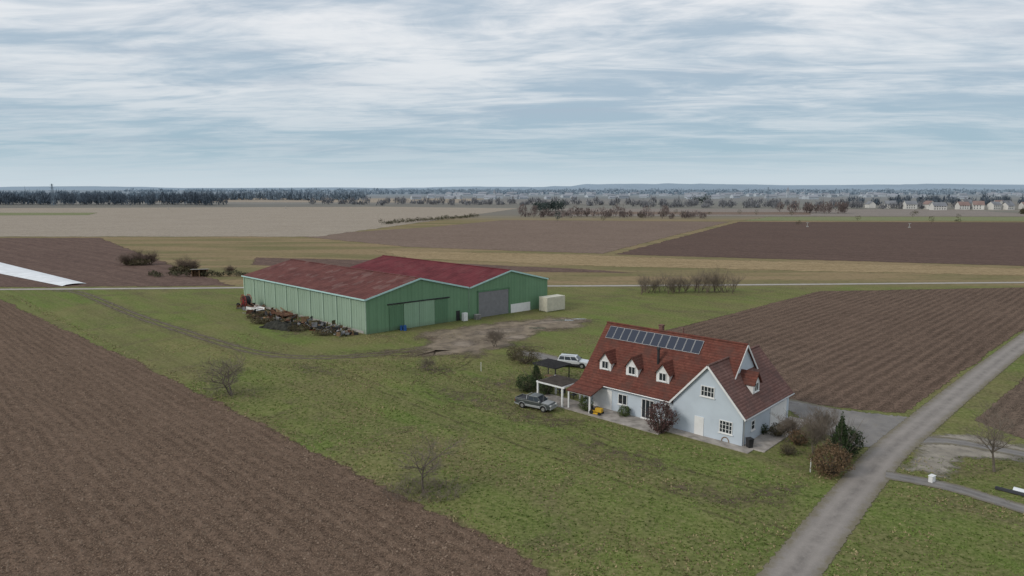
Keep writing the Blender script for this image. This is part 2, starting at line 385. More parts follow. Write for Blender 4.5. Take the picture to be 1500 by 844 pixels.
for cx, cy, rx, ry in ((10.5, 138, 2.4, .8), (14, 139.5, 1.6, .5), (5, 130, 1.8, .5)):
    sheet('puddle', [(cx+rx*math.cos(t*.785), cy+ry*math.sin(t*.785)) for t in range(8)], .042, M['puddle'], .3, .8, .5)
fl = MB(); rows = 40
for i in range(rows+1):
    t = i/rows; a = Vector((-120.6, 191.8)).lerp(Vector((-245, 297)), t); b = Vector((-124.5, 187)).lerp(Vector((-262, 288)), t)
    for k in range(7):
        q = a.lerp(b, k/6); fl.v.append((q.x, q.y, .08+.35*math.sin(math.pi*k/6)+.12*random.random()*(0 < k < 6)))
for i in range(rows):
    for k in range(6): fl.f.append((i*7+k, i*7+k+1, (i+1)*7+k+1, (i+1)*7+k)); fl.m.append(0)
fl.obj('crop_fleece_cover', [M['fleece']], smooth=True)

# ------------------------------------------------------------------ grass tufts, clods
def dist_ok(P, margin=.3):
    ok = np.ones(len(P), bool)
    for c, hw in PATHS:
        d = np.full(len(P), 1e9)
        for q in c: d = np.minimum(d, np.hypot(P[:, 0]-q[0], P[:, 1]-q[1]))
        ok &= d > hw+margin
    return ok
def side(P): return (P[:, 0]+40.3)*.695+(P[:, 1]-86.8)*.719
O = np.array((9.0, 83.5)); HA = math.radians(-43); a_ = np.array((math.cos(HA), math.sin(HA))); b_ = np.array((-math.sin(HA), math.cos(HA)))
def tufts(name, n, region, hmin, hmax, mat, filt, pw=1.0):
    x0, x1, y0, y1 = region
    y = y0+(y1-y0)*rng.random(n)**pw; x = x0+(x1-x0)*rng.random(n); P = np.stack([x, y], 1)
    P = P[filt(P)]; n = len(P); B = 3; V = np.zeros((n, B, 3, 3))
    for k in range(B):
        a = rng.random(n)*6.283; h = hmin+(hmax-hmin)*rng.random(n); w = .04+.05*rng.random(n)
        r = .10*rng.random(n)
        cx = P[:, 0]+np.cos(a)*r; cy = P[:, 1]+np.sin(a)*r; b = rng.random(n)*6.283
        V[:, k, 0] = np.stack([cx-np.cos(b)*w, cy-np.sin(b)*w, np.zeros(n)], 1)
        V[:, k, 1] = np.stack([cx+np.cos(b)*w, cy+np.sin(b)*w, np.zeros(n)], 1)
        V[:, k, 2] = np.stack([cx+np.cos(a)*h*.9, cy+np.sin(a)*h*.9, h], 1)
    return trimesh(name, V.reshape(-1, 3, 3), [mat])
def notbuilt(P):
    lx = (P-O)@a_; ly = (P-O)@b_
    return ~((lx > -6) & (lx < 24.5) & (ly > -3.8) & (ly < 13))
small = lambda P: ~((P[:, 0] > 34) & (P[:, 1] > 66))
M['drygrass'] = plain('dry_grass', (.29, .24, .135), 1, .35, .8, spec=.05)
M['greentuft'] = plain('green_grass', (.145, .195, .055), 1, .4, .5, spec=.05)
tufts('grass_tufts', 42000, (-45, 62, 40, 105), .04, .12, M['greentuft'], lambda P: (side(P) > .4) & notbuilt(P) & small(P) & dist_ok(P), 1.5)
tufts('dry_grass_tufts', 28000, (-60, 62, 40, 125), .05, .16, M['drygrass'], lambda P: (side(P) > .2) & notbuilt(P) & small(P) & dist_ok(P) & (np.array([mnoise.noise((x*.12, y*.12, 0)) for x, y in P]) > .02), 1.5)
tufts('dry_grass_verge', 34000, (-135, 8, 38, 172), .08, .26, M['drygrass'], lambda P: np.abs(side(P)-.3) < .3+.9*rng.random(len(P)))
def clods(n, region, mat):
    x0, x1, y0, y1 = region
    P = np.stack([x0+(x1-x0)*rng.random(n), y0+(y1-y0)*rng.random(n)**1.6], 1)
    P = P[side(P) < -.4]; n = len(P)
    r = .03+.10*rng.random(n)**2.5; a = rng.random(n)*6.28
    dirs = [np.stack([np.cos(a+k*1.571)*r*(.7+.6*rng.random(n)), np.sin(a+k*1.571)*r*(.7+.6*rng.random(n)), np.zeros(n)], 1) for k in range(4)]
    c = np.concatenate([P, np.full((n, 1), .012)], 1); top = c+np.stack([(rng.random(n)-.5)*r, (rng.random(n)-.5)*r, r*.9], 1)
    V = np.stack([np.stack([c+dirs[k], c+dirs[(k+1) % 4], top], 1) for k in range(4)], 1)
    return trimesh('soil_clods', V.reshape(-1, 3, 3), [mat])
M['clod'] = plain('soil_clod', (.20, .148, .11), 1, .4, .7, spec=.05)
clods(52000, (-75, 8, 34, 110), M['clod'])

# ------------------------------------------------------------------ foliage
M['bark'] = plain('bark', (.13, .11, .088), .95, .3, 2)
M['twig'] = plain('twigs', (.165, .135, .108), .95, .3, 1)
M['twigdark'] = plain('twigs_brown', (.135, .10, .078), .95, .3, 1)
def leafmat(name, c, d):
    s = NT(name); n = s.rng(s.noise(2.2, 3), .35, .65); n2 = s.rng(s.noise(9, 2), .35, .65)
    col = s.mix(n, d, c); col = s.mix(s.math('MULTIPLY', n2, .4), col, tuple(x*1.5 for x in c)); return s.fin(col, .8, None, 0, .1)
M['evergreen'] = leafmat('evergreen_foliage', (.055, .082, .034), (.015, .024, .012))
M['boxgreen'] = leafmat('box_foliage', (.09, .12, .04), (.03, .046, .018))
M['purple'] = leafmat('purple_foliage', (.125, .072, .065), (.05, .028, .028))
M['rust'] = leafmat('rust_foliage', (.18, .12, .07), (.065, .042, .027))
M['bramble'] = leafmat('bramble_foliage', (.125, .108, .062), (.055, .045, .028))
def branch(mb, p, d, L, r, lvl, maxl, rd, spread, up, low=.55):
    nseg = 3 if lvl < 2 else 2; q = p.copy(); dd = d.copy(); sides = 7 if lvl == 0 else (5 if lvl == 1 else 3)
    pts = [q.copy()]
    for i in range(nseg):
        dd = (dd+Vector((rd.gauss(0, .16), rd.gauss(0, .16), rd.gauss(0, .1)+up*.1))).normalized()
        q2 = q+dd*(L/nseg); r0 = r*(1-.55*i/nseg); r1 = r*(1-.55*(i+1)/nseg)
        mb.tube(q, q2, max(r0, .009), max(r1, .007), sides, 0 if lvl < 2 else 1); q = q2; pts.append(q.copy())
    if lvl >= maxl: return
    nch = (6, 5, 5, 4, 4)[lvl]
    for k in range(nch):
        t = (low+(1-low)*k/(nch-1)) if lvl == 0 else (.25+.75*k/(nch-1))
        idx = t*nseg; i = min(int(idx), nseg-1); base = pts[i].lerp(pts[i+1], idx-i)
        az = k*2.4+rd.random()*1.2; sd_ = Vector((math.cos(az), math.sin(az), 0)); sd_ = (sd_-dd*sd_.dot(dd)*.6)
        nd = (dd*.55+sd_*spread+Vector((0, 0, up*.25))).normalized()
        branch(mb, base, nd, L*(.78 if lvl == 0 else .64)*(.7+rd.random()*.6), r*.48, lvl+1, maxl, rd, spread, up)
def bare_tree(name, loc, h, seed, spread=.8, trunk=.32, r=.12, levels=4, mats=None, stems=1, up=.6, brush=0, low=.55):
    rd = random.Random(seed); mb = MB()
    for k in range(stems):
        off = Vector((rd.gauss(0, .25), rd.gauss(0, .25), -.05))*(stems > 1)
        d0 = Vector((rd.gauss(0, .08), rd.gauss(0, .08), 1)) if stems == 1 else Vector((rd.gauss(0, .45), rd.gauss(0, .45), 1)).normalized()
        branch(mb, off, d0.normalized(), h*trunk, r, 0, levels, rd, spread, up, low)
    for k in range(brush):
        a = rd.random()*6.28; R = rd.random()**.6*2.9
        p = Vector((math.cos(a)*R*1.3, math.sin(a)*R*.85, 0)); q = p+Vector((rd.gauss(0, .5), rd.gauss(0, .5), .25+rd.random()*.7))
        mb.tube(p, q, .014, .008, 3, 1); mb.tube(q, q+Vector((rd.gauss(0, .4), rd.gauss(0, .4), -.1+rd.random()*.2)), .01, .006, 3, 1)
    o = mb.obj(name, mats or [M['bark'], M['twig']]); o.location = (loc[0], loc[1], 0); return o
def bush(name, loc, rx, ry, h, n, leaf, mat, seed, shape='round', twigs=True):
    g = np.random.default_rng(seed)
    d = g.normal(size=(n, 3)); d /= np.linalg.norm(d, axis=1)[:, None]
    lump = np.array([mnoise.noise((v[0]*1.9+seed, v[1]*1.9, v[2]*1.9))+.5*mnoise.noise((v[0]*5+seed, v[1]*5, v[2]*5)) for v in d])
    rad = (.50+.50*g.random(n)**.5)*(1+.42*lump)
    P = d*rad[:, None]*np.array((rx, ry, h/2)); P[:, 2] += h/2*.98
    if shape == 'cone':
        k = 1.15-P[:, 2]/h*.95; P[:, 0] *= k; P[:, 1] *= k
    P[:, 2] = np.abs(P[:, 2])
    V = P[:, None, :]+g.normal(size=(n, 3, 3))*leaf
    V[:, :, 2] = np.maximum(V[:, :, 2], 0)
    e = empty(name, (loc[0], loc[1], 0))
    o = trimesh('foliage', V, [mat]); o.parent = e
    mb = MB(); rd = random.Random(seed)
    for k in range(40 if twigs else 6):
        dv = Vector((rd.gauss(0, .6)*rx/max(h, 1)*2, rd.gauss(0, .6)*ry/max(h, 1)*2, 1)).normalized()
        L = h*(.65+.45*rd.random()); mid = dv*L*.5; mb.tube((0, 0, 0), mid, .05, .03, 4); mb.tube(mid, dv*L+Vector((rd.gauss(0, .1), rd.gauss(0, .1), 0)), .03, .01, 3)
    mb.obj('stems', [M['bark']], e); return e

bare_tree('bare_fruit_tree', (-37, 86.8), 8.6, 3, .95, .30, .15, 4, up=.4, stems=2, brush=120)
bare_tree('bare_fruit_tree', (-7.9, 57.8), 7.6, 11, .95, .34, .13, 4, up=.4, brush=420)
bare_tree('bare_fruit_tree', (46.3, 62.3), 7.8, 21, .8, .34, .13, 4, up=.6)
bare_tree('bare_shrub', (-2.7, 114.5), 5.5, 31, .9, .3, .07, 4, up=.6, stems=3)
bare_tree('bare_shrub', (-12.5, 99), 3.5, 33, .9, .3, .04, 3, up=.6, stems=4)
bush('brown_shrub', (2.2, 103), 2.2, 1.6, 2.6, 2000, .07, M['bramble'], 4)
bush('brown_shrub', (0.6, 105.5), 1.5, 1.3, 2.0, 1200, .07, M['bramble'], 14)
bush('evergreen_bush', (2.0, 88.5), 1.5, 1.3, 2.2, 2000, .07, M['evergreen'], 5)
bush('evergreen_bush', (4.5, 87.0), 1.1, 1.0, 2.2, 1400, .07, M['evergreen'], 6)
bush('conifer', (3.3, 90.5), 1.0, 1.0, 3.2, 1800, .07, M['evergreen'], 7, 'cone')
bush('purple_leaved_bush', (16.6, 73.0), 1.6, 1.5, 3.6, 3600, .07, M['purple'], 8)
bush('box_topiary', (13.4, 78.3), .75, .75, 1.4, 1700, .045, M['boxgreen'], 9, twigs=False)
bush('box_topiary', (9.0, 80.3), .9, .9, 2.0, 1900, .05, M['boxgreen'], 10, twigs=False)
bush('conifer', (32.6, 64.8), 1.25, 1.25, 4.6, 3200, .075, M['evergreen'], 12, 'cone')
bush('evergreen_bush', (34.2, 66.5), 1.4, 1.3, 3.0, 2300, .075, M['evergreen'], 13)
bush('rust_leaved_bush', (30.2, 61.6), 1.9, 1.6, 3.0, 3600, .07, M['rust'], 15)
bush('brown_shrub', (29.2, 71.8), .9, .8, 1.5, 1100, .06, M['bramble'], 16)
bush('brown_shrub', (30.3, 69.2), 1.1, .9, 1.7, 1200, .06, M['rust'], 17)
bush('evergreen_bush', (27.8, 72.6), .7, .7, 1.2, 900, .05, M['evergreen'], 18)
bush('brown_shrub', (28.2, 66.6), .8, .7, 1.1, 900, .05, M['bramble'], 24)
bare_tree('bare_shrub', (31.0, 66.8), 5.6, 41, .6, .3, .06, 4, up=1.0, stems=3)
bare_tree('bare_shrub', (33.8, 70.5), 5.0, 42, .7, .3, .05, 4, up=.9, stems=3)
bare_tree('bare_shrub', (29.5, 70.5), 4.2, 43, .7, .3, .045, 4, up=.9, stems=3)
for loc, h, sd_ in (((-132, 240), 11, 61), ((-128, 241), 9, 62), ((-135, 238), 8, 65), ((-108, 221), 9.5, 63), ((-104, 222), 8, 64), ((-89, 213), 5.5, 51)):
    bare_tree('bare_shrub', loc, h, sd_, .85, .25, .15, 4, [M['twigdark'], M['twigdark']], 4, .6, low=.2)
bush('bramble_thicket', (-132, 239), 5.0, 3.0, 2.4, 1300, .2, M['bramble'], 19)
bush('bramble_thicket', (-107, 220), 4.2, 2.6, 2.0, 1100, .2, M['bramble'], 20)
mb = MB(); rd = random.Random(5)
for k in range(28):
    hh = (6.8 if k > 18 else 4.6)+rd.random()*2.4; ox, oy = 33+k*.88+rd.gauss(0, .4), 175.5+rd.gauss(0, 1.8)
    for j in range(2): branch(mb, Vector((ox, oy, 0)), Vector((rd.gauss(0, .3), rd.gauss(0, .3), 1)).normalized(), hh*.36, .07, 0, 3, rd, .65, .9, .12)
mb.obj('leafless_thicket', [M['twigdark'], M['twig']])

def treemass(name, trees, mat, per=120, leaf=.9, twiggy=False, seed=1):
    g = np.random.default_rng(seed); Vs = []
    for (x, y, h, w) in trees:
        n = per; d = g.normal(size=(n, 3)); d /= np.linalg.norm(d, axis=1)[:, None]
        ph = g.random()*10
        lump = np.sin(d[:, 0]*4+ph)*np.cos(d[:, 2]*5+ph*2)
        P = d*((.35+.65*g.random(n)**.5)*(1+.2*lump))[:, None]*np.array((w/2, w/2, h*.42))
        P[:, 2] += h*.56; P[:, 2] = np.clip(P[:, 2], 0, None)
        S = np.array((leaf*.55, leaf*.55, leaf*(1.8 if twiggy else .7)))
        V = P[:, None, :]+g.normal(size=(n, 3, 3))*S; V[:, :, 2] = np.maximum(V[:, :, 2], 0)
        tr = np.array([[[-.02*h, 0, 0], [.02*h, 0, 0], [0, 0, h*.8]]])
        V = np.concatenate([V, tr]); V[:, :, 0] += x; V[:, :, 1] += y; Vs.append(V)
    return trimesh(name, np.concatenate(Vs), [mat])
M['far1'] = plain('haze_tinted_wood_foliage', (.10, .125, .155), 1, .25, .05, spec=0)  # bluish tint paints distance haze into the wood colour
M['far2'] = plain('hazy_wood_foliage', (.185, .235, .285), 1, .15, .02, spec=0)  # further wood, more haze painted into the colour
M['far2b'] = plain('hazier_wood_foliage', (.26, .325, .385), 1, .12, .01, spec=0)  # palest wood tone, haze blue put straight into the colour
M['far3'] = plain('leafless_wood', (.165, .135, .128), 1, .3, .05, spec=0)
M['far3b'] = plain('leafless_wood_hazy', (.19, .195, .21), 1, .2, .05, spec=0)  # leafless brown greyed in colour to stand for haze
M['far4'] = plain('hedge_foliage', (.085, .082, .052), 1, .35, .1, spec=0)
M['far5'] = plain('pine_wood', (.055, .075, .07), 1, .3, .1, spec=0)
R = random.Random(3)
def row(x0, x1, y0, y1, n, h0, h1, w=10, dep=20):
    return [(x0+(x1-x0)*(i+R.random())/n, y0+(y1-y0)*i/n+R.gauss(0, dep), h0+(h1-h0)*R.random()**1.5, w*(.7+.6*R.random())) for i in range(n)]
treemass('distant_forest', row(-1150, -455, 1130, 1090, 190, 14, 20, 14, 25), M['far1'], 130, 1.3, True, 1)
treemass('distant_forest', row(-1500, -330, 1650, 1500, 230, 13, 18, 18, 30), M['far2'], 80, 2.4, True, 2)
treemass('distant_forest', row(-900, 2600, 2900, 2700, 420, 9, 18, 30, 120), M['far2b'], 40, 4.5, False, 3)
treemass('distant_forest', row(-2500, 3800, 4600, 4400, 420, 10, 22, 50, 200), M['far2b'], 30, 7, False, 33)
treemass('distant_tree_belt', row(-330, 420, 1150, 1050, 80, 4, 12, 12, 40), M['far3b'], 90, 1.3, True, 4)
treemass('leafless_tree_belt', row(5, 175, 650, 620, 44, 4, 12, 8, 16), M['far3'], 120, .6, True, 5)
treemass('leafless_tree_belt', row(300, 355, 740, 730, 16, 9, 14, 9, 10), M['far3'], 150, .7, True, 6)
treemass('leafless_tree_belt', row(170, 640, 960, 900, 60, 5, 13, 11, 25), M['far3b'], 110, 1.1, True, 7)
treemass('pine_copse', row(25, 60, 780, 780, 16, 10, 14, 8, 10)+row(300, 330, 1150, 1150, 10, 12, 18, 10, 8), M['far5'], 170, .9, False, 8)
treemass('hedgerow', row(-97, -32, 505, 640, 44, 2, 4.2, 5, 1.5), M['far4'], 90, .45, False, 9)
treemass('hedgerow', row(520, 820, 700, 690, 60, 3, 8, 9, 14), M['far4'], 110, .9, True, 10)
treemass('distant_tree_belt', row(560, 1200, 1100, 1050, 90, 7, 17, 14, 40), M['far1'], 90, 1.5, True, 11)
treemass('roadside_shrubs', [(-111+i*2.6+R.random(), 208+R.gauss(0, 2.5), 1.2+R.random(), 3) for i in range(14)]+[(60+i*19+R.gauss(0, 5), 640+R.gauss(0, 60), 3+R.random()*4, 5) for i in range(20)], M['far4'], 160, .3, False, 12)
treemass('evergreen_tree', [(37.5, 560, 9, 6)], M['far5'], 260, .5, False, 13)

# ------------------------------------------------------------------ hills
M['hill'] = plain('hazy_hills', (.285, .36, .43), 1, .06, .0006, spec=0)  # hill colour itself carries the bluish distance haze
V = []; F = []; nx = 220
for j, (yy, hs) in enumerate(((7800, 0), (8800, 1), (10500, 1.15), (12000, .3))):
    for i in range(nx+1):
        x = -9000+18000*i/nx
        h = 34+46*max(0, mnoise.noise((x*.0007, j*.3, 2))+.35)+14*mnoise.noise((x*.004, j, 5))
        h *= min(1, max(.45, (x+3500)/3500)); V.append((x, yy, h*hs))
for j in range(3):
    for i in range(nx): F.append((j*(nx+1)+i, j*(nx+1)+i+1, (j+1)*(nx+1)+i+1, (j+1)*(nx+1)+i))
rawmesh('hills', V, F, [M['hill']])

# ------------------------------------------------------------------ buildings
def ribbed(name, c, d, ax=(1, 0, 0), freq=4.0, patch=None, rough=.55, amp=.5, pamt=.45):
    s = NT(name)
    u = s.math('MULTIPLY', s.dot(s.co, ax), 2*math.pi*freq)
    w = s.math('ADD', s.math('MULTIPLY', s.math('SINE', u), .5), .5)
    n = s.rng(s.noise(.25, 4, None, .65), .35, .65)
    col = s.mix(n, c, d)
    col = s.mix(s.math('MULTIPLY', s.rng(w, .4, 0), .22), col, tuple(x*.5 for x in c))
    pan = s.noise(1.0, 1, s.scale(s.co, (.9, .9, .02)))
    col = s.mix(s.math('MULTIPLY', s.rng(pan, .35, .65), .25), col, tuple(x*1.3 for x in d))
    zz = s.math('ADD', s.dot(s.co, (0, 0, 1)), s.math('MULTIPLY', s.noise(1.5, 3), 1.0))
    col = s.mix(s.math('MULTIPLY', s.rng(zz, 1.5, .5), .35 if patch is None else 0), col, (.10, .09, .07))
    if patch:
        vd, vc = s.voro(1.0, s.comb(s.math('MULTIPLY', s.dot(s.co, ax), .8), s.math('MULTIPLY', s.dot(s.co, (0, 0, 1)), 1.3), s.math('MULTIPLY', s.dot(s.co, (.766, .643, 0)), .35)))
        spc = s.t.nodes.new('ShaderNodeSeparateColor'); s.put(spc.inputs[0], vc)
        col = s.mix(s.math('MULTIPLY', s.rng(spc.outputs[0], .80, .86), pamt), col, patch)
        col = s.mix(s.math('MULTIPLY', s.rng(s.noise(1.3, 5, None, .8), .54, .68), pamt*.8), col, patch)
        col = s.mix(s.math('MULTIPLY', s.rng(s.noise(.3, 5, None, .7), .46, .64), .5), col, tuple(x*.55 for x in c))
    return s.fin(col, rough, s.bump(w, amp, .05), 0, .15)
f = Vector((.766, .643)); l = Vector((-.719, .695)); BA = (-27.0, 124.3)
def bp(x, y): return (f.x*x+l.x*y, f.y*x+l.y*y)
def skew(mb):
    mb.v = [(*bp(x, y), z) for x, y, z in mb.v]; return mb
fdual = (.766, .643, 0); ldual = (-.719, .695, 0)
M['gside'] = ribbed('green_cladding_side', (.245, .335, .25), (.28, .375, .29), ldual, 1.2)  # side paler than gable, light from the left put into its colour
M['gfront'] = ribbed('green_cladding_front', (.135, .245, .145), (.155, .27, .165), fdual, 1.2)  # gable darker than the sides, its shade put into the colour
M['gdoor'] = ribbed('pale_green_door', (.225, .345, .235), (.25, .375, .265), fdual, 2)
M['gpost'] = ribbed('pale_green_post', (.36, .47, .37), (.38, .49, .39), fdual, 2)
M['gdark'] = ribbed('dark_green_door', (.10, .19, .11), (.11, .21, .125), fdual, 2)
M['greydoor'] = plain('grey_roller_door', (.21, .21, .22), .6, .1)
M['trim'] = plain('teal_trim', (.42, .62, .60), .5, .08)
M['roofA'] = ribbed('faded_red_sheet_roof', (.118, .044, .040), (.148, .058, .050), ldual, .9, (.22, .145, .13), .95, pamt=.38)
M['roofB'] = ribbed('maroon_sheet_roof', (.122, .026, .032), (.15, .034, .040), ldual, .9, (.16, .06, .06), .9, pamt=.3)
M['white'] = plain('white_paint', (.72, .72, .71), .6, .06)
M['dark'] = plain('dark_metal', (.03, .03, .032), .6, .3)
M['rust_m'] = plain('rusty_metal', (.13, .065, .04), .9, .5, 3)
M['glass'] = NT('window_glass').fin((.025, .032, .04), .08, None, 0, .6)
M['concrete'] = plain('concrete', (.36, .35, .33), .9, .15, 1)

def barn(name, x0, x1, y0, y1, eave, ridge, roofmat, left_visible):
    e = empty(name, (BA[0], BA[1], 0)); xm = (x0+x1)/2
    w = MB()
    w.add([(x0, y0, 0), (x1, y0, 0), (x1, y0, eave), (xm, y0, ridge), (x0, y0, eave)], [(0, 1, 2, 3, 4)], 0)
    w.add([(x0, y1, 0), (x1, y1, 0), (x1, y1, eave), (xm, y1, ridge), (x0, y1, eave)], [(4, 3, 2, 1, 0)], 0)
    w.add([(x0, y0, 0), (x0, y1, 0), (x0, y1, eave), (x0, y0, eave)], [(0, 1, 2, 3)], 1)
    w.add([(x1, y0, 0), (x1, y1, 0), (x1, y1, eave), (x1, y0, eave)], [(3, 2, 1, 0)], 1)
    skew(w).obj('walls', [M['gfront'], M['gside']], e)
    r = MB(); ov = .35; sl = (ridge-eave)/(xm-x0); t = .15
    nb = 9
    for k in range(nb):
        ya = y0-.3+(y1-y0+.6)*k/nb; yb = y0-.3+(y1-y0+.6)*(k+1)/nb-.03
        xl = x0-ov if left_visible else x0+.03
        r.slab([(xl, ya, eave-sl*(x0-xl)+.2), (xl, yb, eave-sl*(x0-xl)+.2), (xm, yb, ridge+.2), (xm, ya, ridge+.2)], t)
        r.slab([(x1+(.35 if not left_visible else -.03), ya, eave-(sl*.35 if not left_visible else 0)+.2), (x1+(.35 if not left_visible else -.03), yb, eave-(sl*.35 if not left_visible else 0)+.2), (xm, yb, ridge+.2), (xm, ya, ridge+.2)], t)
    skew(r).obj('roof', [roofmat], e)
    cp = MB(); cp.box(xm-.25, xm+.25, y0-.32, y1+.32, ridge+.16, ridge+.27); skew(cp).obj('ridge_cap', [roofmat], e)
    tr = MB()
    for a, b in (((x0-ov*left_visible, eave+.08-sl*ov*left_visible), (xm, ridge+.1)), ((xm, ridge+.1), (x1, eave+.08))):
        tr.add([(a[0], y0-.36, a[1]-.16), (b[0], y0-.36, b[1]-.16), (b[0], y0-.36, b[1]+.16), (a[0], y0-.36, a[1]+.16),
                (a[0], y0-.305, a[1]-.16), (b[0], y0-.305, b[1]-.16), (b[0], y0-.305, b[1]+.16), (a[0], y0-.305, a[1]+.16)],
               [(0,1,2,3),(7,6,5,4),(0,4,5,1),(1,5,6,2),(2,6,7,3),(3,7,4,0)])
    if left_visible: tr.box(x0-ov-.16, x0-ov-.01, y0-.36, y1+.3, eave-.12, eave+.12)
    skew(tr).obj('verge_trim_and_gutter', [M['trim']], e)
    return e
B1 = barn('green_barn', 0, 23.5, 0, 50, 6.5, 9.4, M['roofA'], True)
B2 = barn('green_barn', 23.53, 45.5, -.25, 46, 6.5, 9.2, M['roofB'], False)
p = MB()
for k in range(11): p.box(-.16, 0, max(0, k*5-.14), k*5+.14, 0, 6.4)
for k in range(10):
    for j in (1.7, 3.3): p.box(-.05, 0, k*5+j-.05, k*5+j+.05, 0, 6.4)
skew(p).obj('posts', [M['gpost']], B1)
p = MB(); p.box(-.07, 0, 1.0, 49.8, 0, .5); skew(p).obj('plinth', [M['concrete']], B1)
p = MB(); p.box(8, 11.45, -.16, -.06, .05, 5.0); p.box(11.5, 15, -.16, -.06, .05, 5.0); skew(p).obj('sliding_doors', [M['gdoor']], B1)
p = MB(); p.box(4.8, 7.9, -.12, -.03, .05, 4.6); p.box(15.1, 18.3, -.12, -.03, .05, 4.9); skew(p).obj('side_door_panels', [M['gdark']], B1)
p = MB(); p.box(4.5, 18.6, -.25, 0, 5.02, 5.22); p.box(11.45, 11.5, -.17, -.05, .05, 5.0); p.box(20.3, 21.2, -.09, -.03, .05, 2.1); skew(p).obj('door_rail', [M['dark']], B1)
p = MB()
for k in range(28): p.box(25.8, 33.9, -.36+(k % 2)*.02, -.27, .05+k*.19, .05+k*.19+.18)
skew(p).obj('roller_door', [M['greydoor']], B2)
p = MB(); p.box(25.5, 25.8, -.4, -.26, 0, 5.6); p.box(33.9, 34.2, -.4, -.26, 0, 5.6); p.box(25.5, 34.2, -.4, -.26, 5.4, 5.7); skew(p).obj('door_frame', [M['gdark']], B2)
p = MB(); p.box(34.6, 40.2, -.36, -.27, 0, 1.9); skew(p).obj('white_base_panel', [M['white']], B2)

def tiles(name, c, d, moss):
    s = NT(name)
    z = s.math('MULTIPLY', s.dot(s.co, (0, 0, 1)), 2*math.pi/.26)
    x = s.math('MULTIPLY', s.dot(s.co, (.8, .8, 0)), 2*math.pi/.3)
    w = s.math('ADD', s.math('MULTIPLY', s.math('SINE', z), .5), .5)
    w2 = s.math('ADD', s.math('MULTIPLY', s.math('SINE', x), .5), .5)
    n = s.rng(s.noise(.7, 5, None, .7), .35, .65); vd, vc = s.voro(3.6)
    sp = s.t.nodes.new('ShaderNodeSeparateColor'); s.put(sp.inputs[0], vc)
    col = s.mix(n, c, d); col = s.mix(s.math('MULTIPLY', sp.outputs[0], .5), col, tuple(v*.5 for v in c))
    col = s.mix(s.math('MULTIPLY', s.rng(w, .35, 0), .5), col, tuple(v*.4 for v in c))
    col = s.mix(s.math('MULTIPLY', s.rng(s.noise(.5, 5, None, .75), .46, .62), .7), col, moss)
    h = s.math('ADD', w, s.math('MULTIPLY', w2, .5))
    return s.fin(col, .95, s.bump(h, .5, .04), 0, .1)
M['tileA'] = tiles('red_clay_tiles', (.150, .054, .042), (.195, .076, .056), (.098, .054, .045))
M['tileB'] = tiles('weathered_clay_tiles', (.185, .10, .086), (.24, .14, .122), (.125, .082, .074))
M['render'] = plain('pale_blue_render', (.50, .56, .62), .9, .06, .5)
M['pv'] = NT('solar_glass').fin((.03, .038, .06), .3, None, .0, .4)
M['alu'] = plain('aluminium', (.5, .5, .5), .4, .1, metal=.6)
M['timber'] = plain('timber', (.22, .14, .08), .8, .25, 2)

H = empty('tiled_roof_house', (O[0], O[1], 0), HA)
W = MB()
EA, RA = 3.3, 9.6; EB, RBh = 3.4, 8.1; xm2 = 17.1; yF = -.45
W.add([(0,0,0),(0,11,0),(0,11,EA),(0,5.5,RA-.15),(0,0,EA)], [(0,1,2,3,4)])
W.add([(18.5,0,0),(18.5,11,0),(18.5,11,EA),(18.5,5.5,RA-.15),(18.5,0,EA)], [(4,3,2,1,0)])
W.add([(0,0,0),(18.5,0,0),(18.5,0,EA),(0,0,EA)], [(0,1,2,3)])
W.add([(0,11,0),(18.5,11,0),(18.5,11,EA),(0,11,EA)], [(3,2,1,0)])
W.add([(13,yF,0),(21.2,yF,0),(21.2,yF,EB),(xm2,yF,RBh-.15),(13,yF,EB)], [(0,1,2,3,4)])
W.add([(13,12,0),(21.2,12,0),(21.2,12,EB),(xm2,12,RBh-.15),(13,12,EB)], [(4,3,2,1,0)])
W.add([(21.2,yF,0),(21.2,12,0),(21.2,12,EB),(21.2,yF,EB)], [(0,1,2,3)])
W.add([(13,yF,0),(13,12,0),(13,12,EB),(13,yF,EB)], [(3,2,1,0)])
W.obj('walls', [M['render']], H)
def gable_roof(name, along, c0, c1, m, half, eave, ridge, ov, mat):
    r = MB(); sl = (ridge-eave)/half
    for sgn in (-1, 1):
        e = m+sgn*(half+ov); ez = eave-sl*ov
        if along == 'x': q = [(c0, e, ez), (c1, e, ez), (c1, m, ridge), (c0, m, ridge)]
        else: q = [(e, c0, ez), (e, c1, ez), (m, c1, ridge), (m, c0, ridge)]
        r.slab(q, .14)
    if along == 'x': r.tube((c0, m, ridge-.02), (c1, m, ridge-.02), .14, .14, 8, 0, True)
    else: r.tube((m, c0, ridge-.02), (m, c1, ridge-.02), .14, .14, 8, 0, True)
    return r.obj(name, [mat], H)
gable_roof('main_roof', 'x', -.35, 18.75, 5.5, 5.5, EA+.15, RA, .4, M['tileA'])
gable_roof('wing_roof', 'y', yF-.3, 12.3, xm2, 4.1, EB+.15, RBh, .4, M['tileB'])
g = MB()
g.tube((-.35, -.46, EA-.36), (12.8, -.46, EA-.36), .07, .07, 8); g.tube((21.67, yF-.3, EB-.38), (21.67, 12.3, EB-.38), .07, .07, 8)
g.tube((12.85, -.08, 0), (12.85, -.08, 3.0), .05, .05, 8); g.tube((21.29, yF+.15, 0), (21.29, yF+.15, 3.1), .05, .05, 8)
g.obj('gutters_and_downpipes', [M['alu']], H)
fa = MB()
for sx, ex in ((12.6, xm2), (21.6, xm2)):
    fa.beam((sx, yF-.32, EB-.42), (ex, yF-.32, RBh-.10), .05, .2)
fa.beam((18.77, 0, EA-.0), (18.77, 5.5, RA-.1), .05, .2); fa.beam((18.77, 11, EA), (18.77, 5.5, RA-.1), .05, .2)
